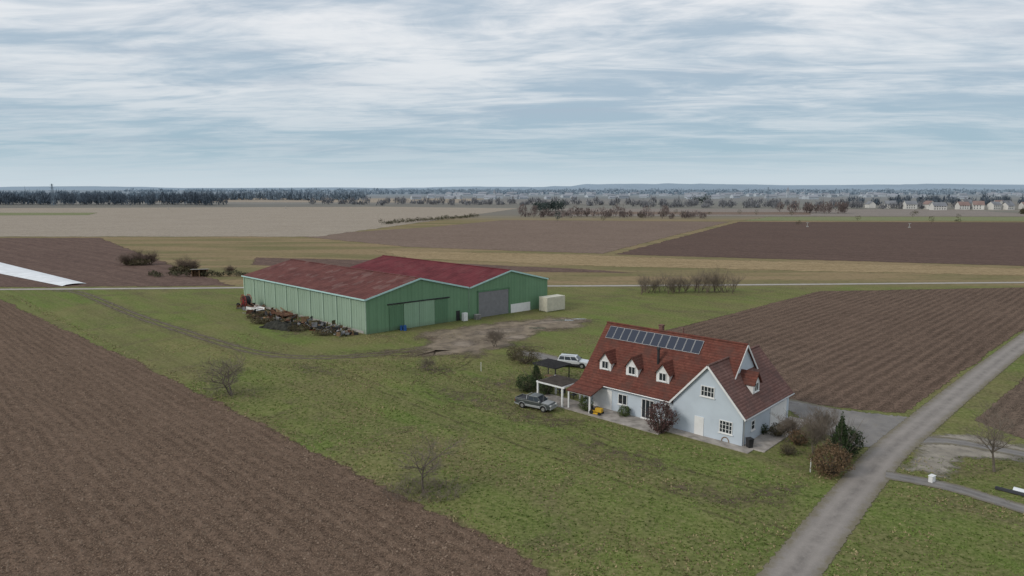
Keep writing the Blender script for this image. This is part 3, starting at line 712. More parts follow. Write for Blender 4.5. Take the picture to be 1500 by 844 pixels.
fa.obj('verge_boards', [M['white']], H)
FR = MB(); GL = MB()
def win(face, pos, u0, u1, z0, z1, nv=1, nh=1, fr=.09, proud=.07):
    def B(mb, a, b, c, d, t0, t1):
        if face == 'y-': mb.box(a, b, pos-t1, pos-t0, c, d)
        elif face == 'x+': mb.box(pos+t0, pos+t1, a, b, c, d)
    B(GL, u0+fr, u1-fr, z0+fr, z1-fr, .004, .02)
    B(FR, u0, u0+fr, z0, z1, 0.003, proud); B(FR, u1-fr, u1, z0, z1, 0.003, proud)
    B(FR, u0+fr, u1-fr, z0, z0+fr, 0.003, proud); B(FR, u0+fr, u1-fr, z1-fr, z1, 0.003, proud)
    for k in range(1, nv+1):
        u = u0+(u1-u0)*k/(nv+1); B(FR, u-.03, u+.03, z0+fr, z1-fr, .022, proud-.01)
    for k in range(1, nh+1):
        z = z0+(z1-z0)*k/(nh+1); B(FR, u0+fr, u1-fr, z-.02, z+.02, .022, proud-.02)
    B(FR, u0-.1, u1+.1, z0-.08, z0-.004, .003, proud+.08)
win('y-', yF, 16.3, 17.9, 4.55, 5.75, 3, 1)
win('y-', yF, 18.6, 20.1, 1.0, 2.4, 3, 2)
win('y-', 0, 8.6, 10.3, .15, 2.5, 2, 0)
win('y-', 0, 5.3, 6.6, 1.1, 2.4, 1, 0)
win('y-', 0, 11.7, 12.3, 1.0, 2.5, 0, 1)
win('x+', 21.2, 1.6, 2.5, 1.2, 2.3, 0, 1)
DO = MB()
DO.box(15.7, 16.8, yF-.07, yF-.003, .08, 2.15); DO.box(1.6, 4.4, -.07, -.003, .08, 2.5)
DO.box(21.203, 21.26, 6.6, 11.2, .08, 2.5); DO.obj('doors', [M['white']], H)
ar = MB()
for k in range(9):
    a0 = math.pi*k/9; a1 = math.pi*(k+1)/9
    ar.beam((19.35+.42*math.cos(a0), yF-.03, .08+.5*math.sin(a0)), (19.35+.42*math.cos(a1), yF-.03, .08+.5*math.sin(a1)), .05, .09)
ar.obj('arched_hatch', [M['timber']], H)
def dormer(name, cx, cy, axis):
    D = MB(); T = MB(); w = .85; z1 = 5.85; zr = 6.95; z0 = 4.2; depth = 3.0
    def tr(u, v, z): return (cx+u, cy+v, z) if axis == 'y' else (cx-v, cy+u, z)
    sect = [(-w, z0), (w, z0), (w, z1), (0, zr-.1), (-w, z1)]
    D.add([tr(u, 0, z) for u, z in sect]+[tr(u, depth, z) for u, z in sect], [(0,1,2,3,4), (9,8,7,6,5)]+[(i, 5+i, 5+(i+1) % 5, (i+1) % 5) for i in range(5)])
    D.obj(name+'_walls', [M['white']], H)
    for sg in (-1, 1):
        e = sg*(w+.22); ez = z1-.28
        T.slab([tr(e, -.25, ez), tr(e, depth, ez), tr(0, depth, zr), tr(0, -.25, zr)], .10)
    T.obj(name+'_roof', [M['tileA']], H)
    if axis == 'y': win('y-', cy, cx-.5, cx+.5, 4.75, 5.75, 1, 0, .08)
    else: win('x+', cx, cy-.5, cy+.5, 4.75, 5.75, 1, 0, .08)
for i, x in enumerate((2.6, 6.5, 10.7)): dormer('dormer_%d' % (i+1), x, 1.0, 'y')
dormer('dormer_4', 20.3, 4.6, 'x')
FR.obj('window_frames', [M['white']], H); GL.obj('window_glass', [M['glass']], H)
sl = (RA-EA-.15)/5.5; PV = MB(); PF = MB()
def spt(x, yy): return Vector((x, yy, EA+.15+sl*yy))
nrm = Vector((0, -sl, 1)).normalized()
for k in range(12):
    xa = .5+k*1.1; xb = xa+1.05
    for mb_, ins, hh in ((PF, 0, .12), (PV, .04, .135)):
        q = [spt(xa+ins, 3.95+ins*.7)+nrm*hh, spt(xb-ins, 3.95+ins*.7)+nrm*hh, spt(xb-ins, 5.15-ins*.7)+nrm*hh, spt(xa+ins, 5.15-ins*.7)+nrm*hh]
        mb_.slab(q, .04)
PV.obj('solar_panels', [M['pv']], H); PF.obj('solar_panel_frames', [M['alu']], H)
ch = MB(); ch.tube((9.1, 2.6, 5.6), (9.1, 2.6, 8.0), .16, .16, 10); ch.tube((9.1, 2.6, 8.0), (9.1, 2.6, 8.25), .26, .2, 10, 0, True)
ch.obj('flue', [M['dark']], H)
ch = MB(); ch.box(7.0, 7.5, 6.0, 6.5, 8.2, 10.1); ch.box(6.94, 7.56, 5.94, 6.56, 10.1, 10.18); ch.tube((10.4, 6, 8.6), (10.4, 6, 10.3), .1, .1, 8, 0, True)
ch.obj('chimney', [M['tileB']], H)
L_ = MB(); L_.slab([(-.4, -3.0, 2.35), (3.4, -3.0, 2.35), (3.4, -.02, 3.15), (-.4, -.02, 3.15)], .14)
L_.obj('porch_roof', [M['tileA']], H)
L_ = MB()
for x in (-.1, 3.1): L_.beam((x, -2.8, 0), (x, -2.8, 2.25), .18)
L_.beam((-.2, -2.8, 2.18), (3.2, -2.8, 2.18), .12); L_.obj('porch_posts', [M['white']], H)
P_ = MB(); P_.box(-5.6, 12.9, -3.4, -.01, 0, .07); P_.box(12.9, 22.5, -1.9, yF-.01, 0, .075); P_.box(21.21, 23.6, yF-.01, 12.6, 0, .07)
P_.obj('paving', [M['paving']], H)
PG = empty('white_pergola', (O[0], O[1], 0), HA); q = MB()
for x in (-4.8, -.8):
    for y in (-3.2, .4): q.beam((x, y, .06), (x, y, 2.45), .20)
for y in (-3.2, .4): q.beam((-5.0, y, 2.53), (-.5, y, 2.53), .20, .20)
for x in (-4.8, -.8): q.beam((x, -3.09, 2.53), (x, .29, 2.53), .19, .195)
q.obj('frame', [M['white']], PG)
q = MB()
for k in range(15): q.beam((-4.6+k*.265, -3.3, 2.69), (-4.6+k*.265, .5, 2.69), .16, .06)
q.obj('canopy_slats', [plain('weathered_dark_timber', (.075, .06, .05), .9, .3, 2)], PG)
GZ = empty('dark_gazebo', (5.6, 93.4, 0), HA); q = MB()
for x in (-1.9, 1.9):
    for y in (-1.5, 1.5): q.beam((x, y, 0), (x, y, 2.4), .12)
q.box(-2.1, 2.1, -1.7, 1.7, 2.4, 2.55)
for k in range(9): q.beam((-2.2, -1.6+k*.4, 2.6), (2.2, -1.6+k*.4, 2.6), .05, .09)
q.obj('frame_and_roof', [M['dark']], GZ)
q = MB(); q.box(-1.0, 1.0, -.5, .5, .68, .74)
for x in (-.85, .85):
    for y in (-.4, .4): q.beam((x, y, 0), (x, y, .68), .07)
q.obj('table', [M['timber']], GZ)
GF = empty('garden_furniture', (6.6, 86.5, 0), HA); q = MB()
for ox, oy in ((0, 0), (1.6, .3), (.6, 1.5), (-1.2, .9)):
    q.box(ox-.3, ox+.3, oy-.3, oy+.3, .38, .45); q.box(ox-.3, ox+.3, oy+.25, oy+.32, .45, 1.0)
    for x in (-.26, .26):
        for y in (-.26, .26): q.beam((ox+x, oy+y, 0), (ox+x, oy+y, .38), .05)
q.obj('chairs', [M['dark']], GF)

# ------------------------------------------------------------------ vehicles
M['tyre'] = plain('tyre_rubber', (.02, .02, .02), .9, .2); M['rim'] = plain('alloy_rim', (.45, .45, .46), .35, .1, metal=.7)
def paint(name, c): return NT(name).fin(c, .3, None, .2, .5)
M['silver'] = paint('silver_paint', (.34, .355, .36)); M['slate'] = paint('dark_grey_paint', (.07, .08, .08)); M['carwhite'] = paint('white_car_paint', (.62, .64, .66))
M['lamp'] = NT('lamp_lens').fin((.7, .7, .68), .1, None, 0, .6); M['redlamp'] = NT('tail_lamp').fin((.3, .02, .02), .2, None, 0, .6)
M['yellow'] = plain('yellow_paint', (.55, .33, .03), .5, .1)
def arch(x, r, n=8): return [(x+r*math.cos(math.pi*k/n), .38+r*math.sin(math.pi*k/n)) for k in range(n+1)]
def vehicle(name, loc, rot, kind, body, lower, hood=None):
    e = empty(name, (loc[0], loc[1], 0), rot)
    hw = .9; xf, xr = 1.55, -1.45
    top = [(2.5, .62), (2.47, .88), (2.2, 1.02), (1.15, 1.12)]
    rear = [(-2.5, 1.12), (-2.52, .5)] if kind == 'pickup' else [(-2.25, 1.12), (-2.3, .5)]
    pts = [(rear[1][0], .5), (rear[1][0]+.05, .42)]
    pts += [(p[0], p[1]) for p in arch(xr, .45)[::-1]]
    pts += [(p[0], p[1]) for p in arch(xf, .45)[::-1]]
    pts += [(2.42, .42)]+top+[rear[0]]
    b = MB(); b.prism(pts, -hw, hw); b.obj('body', [body], e, bevel=.06)
    c = MB(); c.prism([(-2.46 if kind == 'pickup' else -2.24, .56), (-2.46 if kind == 'pickup' else -2.24, .44)]+[(xr-.47, .44), (xr-.47, .56)], -hw-.015, hw+.015)
    c.prism([(xr+.48, .40), (xf-.48, .40), (xf-.48, .66), (xr+.48, .66)], -hw-.02, hw+.02)
    c.obj('lower_trim', [lower], e, bevel=.02)
    if hood:
        c = MB(); c.slab([(1.25, -.74, 1.135), (2.22, -.72, 1.045), (2.22, .72, 1.045), (1.25, .74, 1.135)], .03); c.obj('bonnet', [hood], e, bevel=.01)
    if kind == 'pickup': x = (-.75, -.60, .62, 1.28)
    else: x = (-2.2, -1.95, .55, 1.2)
    zb, zt = 1.1, 1.76; wb, wt = .86, .70
    g = MB()
    vs = [(x[0], -wb, zb), (x[3], -wb, zb), (x[2], -wt, zt), (x[1], -wt, zt), (x[0], wb, zb), (x[3], wb, zb), (x[2], wt, zt), (x[1], wt, zt)]
    g.add(vs, [(0,1,2,3), (7,6,5,4), (0,4,5,1), (1,5,6,2), (2,6,7,3), (3,7,4,0)]); g.obj('cabin', [body], e, bevel=.05)
    gl = MB()
    def pane(q, off):
        q = [Vector(v) for v in q]; n = (q[1]-q[0]).cross(q[3]-q[0]).normalized()
        if n.dot(off) < 0: n = -n
        gl.add([v-n*.02 for v in q]+[v+n*.012 for v in q], [(0,3,2,1),(4,5,6,7),(0,1,5,4),(1,2,6,5),(2,3,7,6),(3,0,4,7)])
    def lerp3(a, b, t): return tuple(a[i]+(b[i]-a[i])*t for i in range(3))
    def quad(a, b, c_, d, u0, u1, v0, v1):
        f_ = lambda u, v: lerp3(lerp3(a, b, u), lerp3(d, c_, u), v)
        return [f_(u0, v0), f_(u1, v0), f_(u1, v1), f_(u0, v1)]
    pane(quad(vs[1], vs[5], vs[6], vs[2], .06, .94, .06, .92), Vector((1, 0, .5)))
    pane(quad(vs[4], vs[0], vs[3], vs[7], .08, .92, .1, .88), Vector((-1, 0, .3)))
    cuts = ((.06, .48), (.53, .92)) if kind == 'pickup' else ((.04, .30), (.33, .62), (.65, .93))
    for u0, u1 in cuts:
        pane(quad(vs[0], vs[1], vs[2], vs[3], u0, u1, .12, .88), Vector((0, -1, .2)))
        pane(quad(vs[4], vs[5], vs[6], vs[7], u0, u1, .12, .88), Vector((0, 1, .2)))
    gl.obj('windows', [M['glass']], e)
    if kind == 'pickup':
        bd = MB(); bd.box(-2.42, -.85, -.76, .76, 1.105, 1.135); bd.obj('bed_cover', [M['dark']], e)
        br = MB()
        for y in (-.82, .82): br.box(-2.5, -.8, y-.05, y+.05, 1.12, 1.24)
        br.box(-2.52, -2.43, -.77, .77, 1.12, 1.24); br.obj('bed_sides', [body], e, bevel=.02)
        rb = MB(); rb.beam((-.92, -.72, 1.2), (-.92, -.6, 1.7), .06); rb.beam((-.92, .72, 1.2), (-.92, .6, 1.7), .06); rb.beam((-.92, -.62, 1.7), (-.92, .62, 1.7), .06); rb.obj('roll_bar', [M['rim']], e)
    else:
        rb = MB()
        for y in (-.62, .62): rb.beam((-1.8, y, 1.82), (.4, y, 1.82), .04)
        rb.obj('roof_rails', [M['dark']], e)
    wh = MB(); hb = MB(); fl_ = MB()
    for xx in (xf, xr):
        for sg in (-1, 1):
            wh.tube((xx, sg*.66, .38), (xx, sg*.92, .38), .38, .38, 18, 0, True); hb.tube((xx, sg*.80, .38), (xx, sg*.935, .38), .24, .22, 12, 0, True)
            for k in range(8):
                a0 = math.pi*k/8; a1 = math.pi*(k+1)/8
                fl_.beam((xx+.49*math.cos(a0), sg*.92, .38+.49*math.sin(a0)), (xx+.49*math.cos(a1), sg*.92, .38+.49*math.sin(a1)), .07, .07)
    wh.obj('tyres', [M['tyre']], e, bevel=.03); hb.obj('wheel_rims', [M['rim']], e); fl_.obj('wheel_arches', [lower], e)
    d = MB(); d.box(2.46, 2.60, -.86, .86, .42, .66); d.box(2.47, 2.53, -.42, .42, .70, .92); d.box(rear[1][0]-.1, rear[1][0]+.02, -.84, .84, .44, .62)
    d.obj('bumpers_and_grille', [lower], e, bevel=.02)
    lm = MB()
    for sg in (-1, 1): lm.box(2.38, 2.515, sg*.66-.17, sg*.66+.17, .72, .93)
    lm.obj('headlamps', [M['lamp']], e, bevel=.02)
    lm = MB()
    for sg in (-1, 1): lm.box(rear[1][0]-.02, rear[1][0]+.08, sg*.8-.09, sg*.8+.09, .72, 1.05)
    lm.obj('tail_lamps', [M['redlamp']], e)
    mr = MB()
    for sg in (-1, 1): mr.box(.95, 1.1, sg*1.0-.11, sg*1.0+.11, 1.12, 1.32)
    mr.obj('mirrors', [lower], e, bevel=.02)
    return e
vehicle('pickup_truck', (2.95, 81.4), math.radians(-33), 'pickup', M['slate'], M['silver'], M['silver'])
vehicle('parked_suv', (9.3, 101.3), math.radians(-18), 'suv', M['carwhite'], M['dark'])

# ------------------------------------------------------------------ farm clutter
out = Vector((-.695, -.719))
def along(s, o): return (BA[0]+l.x*s+out.x*o, BA[1]+l.y*s+out.y*o)
lang = math.atan2(l.y, l.x)
x, y = along(42.5, 3.2); E = empty('irrigation_hose_reel', (x, y, 0), lang); q = MB()
M['redm'] = plain('red_machine_paint', (.28, .04, .035), .6, .3, 2)
for yy in (-.65, .65):
    for k in range(20):
        a0 = 2*math.pi*k/20; a1 = 2*math.pi*(k+1)/20
        q.beam((1.4*math.cos(a0), yy, 1.85+1.4*math.sin(a0)), (1.4*math.cos(a1), yy, 1.85+1.4*math.sin(a1)), .1, .12)
    for k in range(5):
        a0 = math.pi*k/5; q.beam((1.4*math.cos(a0), yy, 1.85+1.4*math.sin(a0)), (-1.4*math.cos(a0), yy, 1.85-1.4*math.sin(a0)), .07)
q.beam((-2.2, -.8, .5), (2.6, -.8, .5), .14); q.beam((-2.2, .8, .5), (2.6, .8, .5), .14); q.beam((2.6, -.8, .5), (3.8, 0, .5), .12); q.beam((2.6, .8, .5), (3.8, 0, .5), .12)
for sg in (-1, 1): q.beam((-.8, sg*.8, .5), (0, sg*.8, 1.85), .1); q.beam((.8, sg*.8, .5), (0, sg*.8, 1.85), .1)
q.obj('frame', [M['redm']], E); q = MB(); q.tube((0, -.6, 1.85), (0, .6, 1.85), 1.12, 1.12, 20, 0, True)
for sg in (-1, 1): q.tube((-.9, sg*.95, .45), (-.9, sg*1.2, .45), .45, .45, 14, 0, True)
q.obj('hose_and_wheels', [M['dark']], E)
def trailer(name, s_, o_, rot, L, Wd, mat, load=None):
    x, y = along(s_, o_); E = empty(name, (x, y, 0), rot); q = MB()
    q.box(-L/2, L/2, -Wd/2, Wd/2, .8, .95); q.beam((L/2, 0, .75), (L/2+1.4, 0, .5), .12)
    for yy in (-Wd/2, Wd/2-.06): q.box(-L/2, L/2, yy, yy+.06, .95, 1.35)
    q.obj('deck', [mat], E); q = MB()
    for xx in (-.6, .4):
        for sg in (-1, 1): q.tube((xx, sg*(Wd/2-.1), .4), (xx, sg*(Wd/2+.12), .4), .4, .4, 14, 0, True)
    q.obj('wheels', [M['tyre']], E)
    if load:
        q = MB(); rd = random.Random(3)
        for k in range(14):
            a = (rd.uniform(-L/2, L/2), rd.uniform(-Wd/2, Wd/2), 1.0+rd.random()*.5); q.beam(a, (a[0]+rd.gauss(0, 1.2), a[1]+rd.gauss(0, .4), a[2]+rd.random()*.5), .1)
        q.obj('load', [load], E)
trailer('farm_trailer', 36, 4.2, lang+.1, 4.2, 1.9, M['white'], M['rust_m'])
trailer('farm_trailer', 26, 3.0, lang-.1, 5.0, 2.2, M['rust_m'], M['timber'])
def scrap(name, s0, s1, o0, o1, n, seed, mats, hmax=1.6):
    rd = random.Random(seed); q = MB()
    for k in range(n):
        x, y = along(rd.uniform(s0, s1), rd.uniform(o0, o1)); z = rd.random()**2*hmax*.6; t = rd.random(); m = rd.randrange(len(mats))
        if t < .4:
            a = Vector((x, y, z+.1)); b = a+Vector((rd.gauss(0, 1), rd.gauss(0, 1), rd.random()*.6)); q.beam(a, b, .05+rd.random()*.12, None, m)
        elif t < .6:
            q.tube((x, y, z+.02), (x+rd.gauss(0, .15), y+rd.gauss(0, .15), z+.3), .35+rd.random()*.2, .35, 12, m, True)
        elif t < .85:
            w, d, h = .2+rd.random()*.7, .2+rd.random()*.7, .1+rd.random()*.6; q.box(x-w/2, x+w/2, y-d/2, y+d/2, z*.5, z*.5+h, m)
        else:
            a = Vector((x, y, z)); b = a+Vector((rd.gauss(0, .8), rd.gauss(0, .8), 0)); q.slab([a, b, b+Vector((.1, .1, .9)), a+Vector((0, 0, .9))], .04, m)
    q.obj(name, mats)
sm = [M['dark'], M['rust_m'], M['timber'], M['greydoor'], M['tyre'], M['bramble']]
scrap('scrap_heap', 1, 17, 1.5, 5.0, 150, 1, sm, 1.2)
scrap('scrap_heap', 14, 33, 2.5, 7.5, 170, 2, sm, 1.3)
scrap('scrap_heap', 30, 46, 1.5, 4.5, 80, 3, sm, 1.2)
scrap('light_scrap', 2, 40, 1.5, 6.5, 14, 4, [M['white'], M['concrete'], M['redm']], .6)
x, y = along(17, 8.5); q = MB(); nu, nv = 26, 11
for i in range(nu+1):
    for j in range(nv+1):
        u = i/nu*2-1; v = j/nv*2-1; h = 1.3*max(0, (1-abs(u)**3)*(1-abs(v)**2.2))*(1+.5*mnoise.noise((u*2.5, v*2, 3)))+.25*mnoise.noise((u*6, v*5, 0))
        q.v.append((u*4.0+.3*mnoise.noise((u*3, v*3, 7)), v*1.5+.3*mnoise.noise((u*3, v*3, 9)), max(0.0, h)+.02))
for i in range(nu):
    for j in range(nv): q.f.append((i*(nv+1)+j, (i+1)*(nv+1)+j, (i+1)*(nv+1)+j+1, i*(nv+1)+j+1)); q.m.append(0)
o = q.obj('tarpaulined_heap', [plain('dark_tarpaulin', (.04, .04, .034), .9, .5, 1.5, spec=.1)], smooth=False); o.location = (x, y, 0); o.rotation_euler = (0, 0, lang+.3)
for k, (sx, oy) in enumerate(((24, 9.0), (22, 7.8), (12, 7.2), (30, 7), (5, 6))):
    x, y = along(sx, oy); bush('bramble_clump', (x, y), 2.2, 1.2, 1.2, 900, .08, M['bramble'], 60+k)
M['blue'] = plain('blue_plastic', (.03, .10, .30), .4, .1)
for k, (bx, by) in enumerate(((6.8, -.9), (7.5, -1.0), (7.1, -1.6))):
    px, py = bp(bx, by); E = empty('blue_barrel', (BA[0]+px, BA[1]+py, 0)); q = MB()
    for z0, z1, r in ((0, .04, .29), (.04, .28, .30), (.28, .32, .32), (.32, .58, .30), (.58, .62, .32), (.62, .88, .30), (.88, .92, .27)): q.tube((0, 0, z0), (0, 0, z1), r, r, 14, 0, True)
    q.obj('drum', [M['blue']], E)
px, py = bp(43.5, -3.6); E = empty('storage_container', (BA[0]+px, BA[1]+py, 0), math.atan2(f.y, f.x)); q = MB()
q.box(-2.7, 2.7, -1.2, 1.2, .1, 3.2)
for k in range(14):
    u = -2.6+k*.4; q.box(u, u+.2, -1.26, -1.203, .3, 3.0)
for k in range(6):
    u = -1.1+k*.4; q.box(-2.76, -2.703, u, u+.2, .3, 3.0)
for a in (-2.72, 2.6):
    for b in (-1.28, 1.16): q.box(a, a+.12, b, b+.12, 0, 3.24)
q.obj('shell', [plain('cream_metal', (.60, .57, .47), .6, .1)], E, bevel=.02)
px, py = bp(21.5, -1.2); E = empty('white_appliance', (BA[0]+px, BA[1]+py, 0), .7); q = MB(); q.box(-.5, .5, -.4, .4, .05, 1.7); q.box(-.45, .45, -.44, -.403, .1, .9); q.box(-.45, .45, -.44, -.403, .95, 1.65); q.obj('cabinet', [M['white']], E, bevel=.03)
px, py = bp(24.6, -1.4); E = empty('pallet_stack', (BA[0]+px, BA[1]+py, 0), .7); q = MB()
for k in range(7):
    for j in range(5): q.box(-.6, .6, -.5+j*.22, -.38+j*.22, k*.15+.1, k*.15+.125)
    for j in (-.55, 0, .45): q.box(j, j+.1, -.5, .5, k*.15, k*.15+.097)
q.obj('pallets', [M['concrete']], E)
E = empty('field_shed', (-96, 208.5, 0), .2); q = MB(); q.box(-2.2, 2.2, 1.0, 1.1, 0, 2.1); q.box(-2.2, -2.1, -1, 1, 0, 2.1); q.box(2.1, 2.2, -1, 1, 0, 2.1); q.box(-.1, .1, -1, 1, 0, 2); q.obj('walls', [M['timber']], E)
q = MB(); q.slab([(-2.5, -1.3, 2.35), (2.5, -1.3, 2.35), (2.5, 1.3, 2.15), (-2.5, 1.3, 2.15)], .1); q.obj('roof', [M['concrete']], E)
E = empty('utility_cabinet', (38.9, 60.0, 0), .6); q = MB(); q.box(-.3, .3, -.18, .18, 0, .6); q.box(-.34, .34, -.22, .22, .6, .66); q.box(-.24, .24, -.21, -.183, .1, .54); q.obj('cabinet', [M['white']], E, bevel=.02)
E = empty('wheelie_bin', (24.9, 68.4, 0), .3)
q = MB(); q.add([(-.25,-.25,.08),(.25,-.25,.08),(.25,.25,.08),(-.25,.25,.08),(-.3,-.3,1),(.3,-.3,1),(.3,.3,1),(-.3,.3,1)], [(0,3,2,1),(4,5,6,7),(0,1,5,4),(1,2,6,5),(2,3,7,6),(3,0,4,7)]); q.box(-.32,.32,-.34,.34,1.003,1.07); q.obj('bin', [M['dark']], E, bevel=.02)
for loc in ((28.6, 62.2), (-4.6, 98.5)):
    E = empty('marker_post', (loc[0], loc[1], 0)); q = MB(); q.beam((0, 0, 0), (0, 0, 1.3), .07); q.box(-.05, .05, -.05, .05, 1.3, 1.36); q.obj('post', [M['white']], E)
E = empty('ride_on_mower', (10.2, 79.2, 0), -.6); q = MB()
q.box(-.1, .75, -.28, .28, .35, .8); q.box(-.75, -.1, -.36, .36, .32, .48); q.box(-.62, -.2, -.2, .2, .48, .6, 1); q.box(-.66, -.58, -.2, .2, .6, .95, 1); q.beam((.1, 0, .8), (-.08, 0, 1.05), .04, None, 1)
q.box(-.4, .45, -.5, .5, .12, .26)
for xx, r in ((.55, .2), (-.5, .27)):
    for sg in (-1, 1): q.tube((xx, sg*.36, r), (xx, sg*.52, r), r, r, 12, 1, True)
q.obj('machine', [M['yellow'], M['tyre']], E, bevel=.02)
q = MB()
for k in range(2):
    a = Vector((43.6+k*1.5, 58.4-k*.2, .05)); d = Vector((.72, -.70, 0)); n_ = Vector((.70, .72, 0))
    for i in range(12):
        for j in range(4):
            pp = a+d*(i*1.0)+n_*(j*.28); q.v.append((pp.x, pp.y, .06+.12*math.sin(j/3*math.pi)+.03*random.random()))
    o_ = k*48
    for i in range(11):
        for j in range(3): q.f.append((o_+i*4+j, o_+(i+1)*4+j, o_+(i+1)*4+j+1, o_+i*4+j+1)); q.m.append(k)
q.obj('ground_cover_strips', [M['dark'], M['fleece']], smooth=True)

def pylon(loc, h):
    E = empty('electricity_pylon', (loc[0], loc[1], 0)); q = MB(); w = h*.07
    for sx in (-1, 1):
        for sy in (-1, 1): q.beam((sx*w, sy*w, 0), (sx*w*.2, sy*w*.2, h), h*.010)
    for k in range(7):
        z0 = h*k/7; z1 = h*(k+1)/7; a = w*(1-.8*k/7); b = w*(1-.8*(k+1)/7)
        q.beam((-a, -a, z0), (b, -b, z1), h*.006); q.beam((a, -a, z0), (-b, -b, z1), h*.006)
    for z, L in ((h*.68, .18), (h*.82, .14), (h*.94, .10)): q.beam((-L*h, 0, z), (L*h, 0, z), h*.010)
    q.obj('lattice', [M['far2']], E)
pylon((-700, 1050), 33); pylon((520, 1400), 28)
for loc in ((205, 475), (270, 465), (-430, 860), (-290, 880)):
    E = empty('irrigation_hydrant', (loc[0], loc[1], 0)); q = MB(); q.tube((0, 0, 0), (0, 0, 3.0), .22, .18, 8, 0, True); q.beam((-1.0, 0, 3.0), (1.0, 0, 3.0), .3); q.box(-.6, .6, -.5, .5, 0, .7); q.obj('body', [M['concrete']], E)

M['vwall'] = plain('village_render', (.60, .59, .56), .9, .12, .05); M['vroof'] = plain('village_roof', (.24, .17, .155), .9, .2, .1); M['vslate'] = plain('village_slate', (.20, .21, .23), .9, .2, .1)
M['fwall'] = plain('hazy_walls', (.40, .44, .48), .9, .2, .01); M['froof'] = plain('hazy_roofs', (.27, .29, .325), .9, .15, .01)  # far walls and roofs have the haze painted into their colours
def house_mesh(mbw, mbr, mbg, x, y, rot, L, D, h, rh):
    c, s_ = math.cos(rot), math.sin(rot); T = lambda u, v, z: (x+c*u-s_*v, y+s_*u+c*v, z)
    mbw.add([T(-L/2,-D/2,0),T(L/2,-D/2,0),T(L/2,D/2,0),T(-L/2,D/2,0),T(-L/2,-D/2,h),T(L/2,-D/2,h),T(L/2,D/2,h),T(-L/2,D/2,h),T(-L/2,0,h+rh-.1),T(L/2,0,h+rh-.1)],
            [(0,1,5,4),(2,3,7,6),(1,2,6,9,5),(3,0,4,8,7)])
    k = .06*D
    mbr.add([T(-L/2-.4,-D/2-k,h-.2),T(L/2+.4,-D/2-k,h-.2),T(L/2+.4,0,h+rh),T(-L/2-.4,0,h+rh),T(-L/2-.4,D/2+k,h-.2),T(L/2+.4,D/2+k,h-.2)], [(0,1,2,3),(3,2,5,4)])
    if mbg is not None:
        for fl_ in range(2 if h > 4.5 else 1):
            for i in range(int(L/3)):
                u = -L/2+1.5+i*3; z = 1+fl_*2.7
                mbg.add([T(u-.5,-D/2-.03,z),T(u+.5,-D/2-.03,z),T(u+.5,-D/2-.03,z+1.4),T(u-.5,-D/2-.03,z+1.4)], [(0,1,2,3)])
rd = random.Random(8)
for k in range(14):
    w_, r_, g_ = MB(), MB(), MB(); X = 484+k*11.5+rd.gauss(0, 3)+(26 if k > 4 else 0); Yv = 870+rd.gauss(0, 24)
    house_mesh(w_, r_, g_, 0, 0, rd.choice((0, 1.57, .3, -.4)), 10+rd.random()*6, 9, 5+rd.random()*2.4, 3.5+rd.random()*1.5)
    E = empty('village_house', (X, Yv, 0)); w_.obj('walls', [M['vwall']], E); r_.obj('roof', [rd.choice((M['vroof'], M['vslate'], M['vslate']))], E); g_.obj('windows', [M['glass']], E)
w_, r_ = MB(), MB()
for k in range(230):
    X = rd.uniform(-260, 2300); Yv = rd.uniform(1600, 2900)
    house_mesh(w_, r_, None, X, Yv, rd.uniform(-.7, .7), 12+rd.random()*18, 10+rd.random()*6, 3.0+rd.random()*4, 3+rd.random()*2)
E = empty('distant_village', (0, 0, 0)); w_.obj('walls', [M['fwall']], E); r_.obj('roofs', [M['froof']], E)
for X, Yv, h in ((-45, 1750, 24), (760, 1900, 30)):
    E = empty('church', (X, Yv, 0)); q = MB(); q.box(-3, 3, -3, 3, 0, h*.6); q.box(3, 22, -5, 5, 0, 8); q.add([(-3.3,-3.3,h*.6),(3.3,-3.3,h*.6),(3.3,3.3,h*.6),(-3.3,3.3,h*.6),(0,0,h)], [(0,1,4),(1,2,4),(2,3,4),(3,0,4)], 1); q.add([(3,-5.5,8),(22,-5.5,8),(22,0,13),(3,0,13),(3,5.5,8),(22,5.5,8)], [(0,1,2,3),(3,2,5,4)], 1); q.obj('body', [M['fwall'], M['froof']], E)

# ------------------------------------------------------------------ sky + light
w = bpy.data.worlds.new('World'); scene.world = w; w.use_nodes = True; t = w.node_tree; t.nodes.clear()
class WN(NT):
    def __init__(s, t): s.t = t; s.co = t.nodes.new('ShaderNodeTexCoord').outputs['Generated']
s = WN(t)
sky = t.nodes.new('ShaderNodeTexSky'); sky.sky_type = 'NISHITA'; sky.sun_disc = False
sky.sun_elevation = math.radians(32); sky.sun_rotation = math.radians(245)
sx = t.nodes.new('ShaderNodeSeparateXYZ'); s.put(sx.inputs[0], s.co)
z = s.math('MAXIMUM', sx.outputs[2], 0.0); zz = s.math('ADD', z, .075)
px = s.math('DIVIDE', sx.outputs[0], zz); py = s.math('DIVIDE', sx.outputs[1], zz)
pv = s.comb(s.math('ADD', px, s.math('MULTIPLY', py, .35)), py)
n1 = s.noise(1.1, 7, s.scale(pv, (.62, 1.25, 1)), .60, .7)
n2 = s.noise(.28, 3, s.scale(pv, (.6, 1.2, 1)), .55, .3)
n3 = s.noise(3.4, 5, s.scale(pv, (.7, 1.7, 1)), .62, .8)
cl = s.math('ADD', s.math('ADD', s.math('MULTIPLY', n1, .48), s.math('MULTIPLY', n2, .36)), s.math('MULTIPLY', n3, .16))
fac = s.rng(cl, .415, .585, 0, 1, True)
gr = t.nodes.new('ShaderNodeValToRGB'); cr = gr.color_ramp
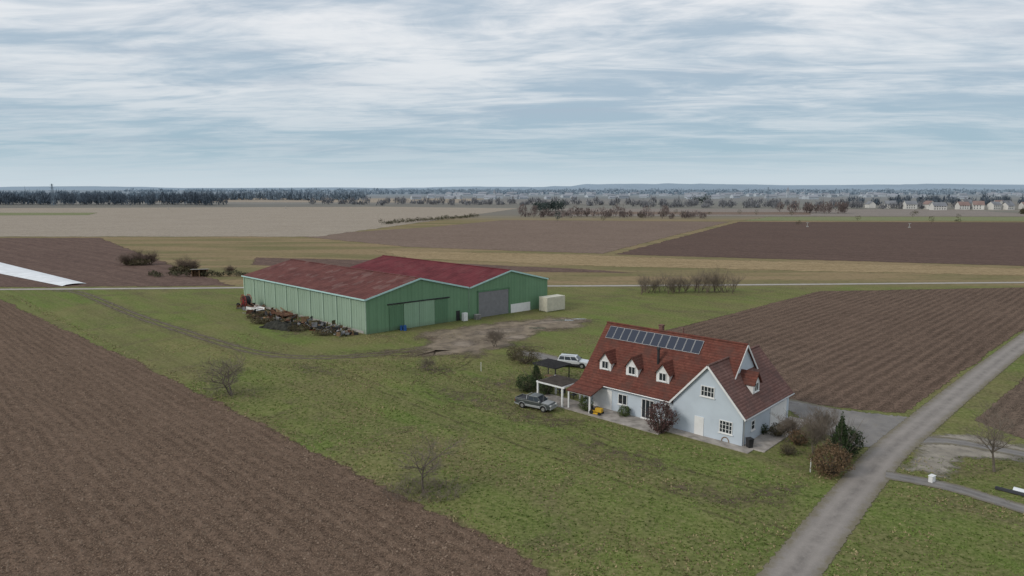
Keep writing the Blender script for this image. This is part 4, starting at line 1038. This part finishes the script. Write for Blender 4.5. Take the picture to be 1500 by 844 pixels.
stops = [(0.0, (.55, .63, .69)), (.012, (.52, .615, .675)), (.05, (.335, .465, .55)), (.12, (.36, .465, .56)), (.30, (.42, .50, .59)), (1.0, (.49, .54, .60))]
cr.elements[0].position = 0; cr.elements[0].color = (*stops[0][1], 1); cr.elements[1].position = 1; cr.elements[1].color = (*stops[-1][1], 1)
for p_, c_ in stops[1:-1]:
    e_ = cr.elements.new(p_); e_.color = (*c_, 1)
s.put(gr.inputs[0], z)
amt = s.rng(z, .0, .13, .2, 1.0)
bright = s.mix(s.rng(z, 0, .25), (.55, .62, .67), (.80, .81, .83))
col = s.mix(s.math('MULTIPLY', fac, amt), gr.outputs[0], bright)
shade = s.rng(s.noise(.7, 4, s.scale(pv, (.5, 1.5, 1)), .6, .5), .52, .68, 0, .35)
col = s.mix(s.math('MULTIPLY', shade, amt), col, (.38, .44, .53))
b1 = t.nodes.new('ShaderNodeBackground'); t.links.new(sky.outputs[0], b1.inputs[0]); b1.inputs[1].default_value = .08
b2 = t.nodes.new('ShaderNodeBackground'); t.links.new(col, b2.inputs[0]); b2.inputs[1].default_value = 1.10
mx = t.nodes.new('ShaderNodeMixShader'); mx.inputs[0].default_value = .95
t.links.new(b1.outputs[0], mx.inputs[1]); t.links.new(b2.outputs[0], mx.inputs[2])
wo = t.nodes.new('ShaderNodeOutputWorld'); t.links.new(mx.outputs[0], wo.inputs[0])
sd = bpy.data.lights.new('sun', 'SUN'); sd.energy = 1.5; sd.angle = math.radians(16); sd.color = (1, .94, .85)
so = bpy.data.objects.new('sun', sd); scene.collection.objects.link(so)
az = math.radians(245); el = math.radians(32)
dirv = Vector((math.sin(az)*math.cos(el), math.cos(az)*math.cos(el), math.sin(el)))
so.rotation_euler = dirv.to_track_quat('Z', 'Y').to_euler(); so.location = (-60, -30, 80)

cd = bpy.data.cameras.new('camera'); cd.lens = 24; cd.sensor_width = 36; cd.clip_end = 40000; cd.clip_start = .5
co = bpy.data.objects.new('camera', cd); scene.collection.objects.link(co)
co.location = (0, 0, 27); co.rotation_euler = (math.radians(90-8.36), 0, 0); scene.camera = co
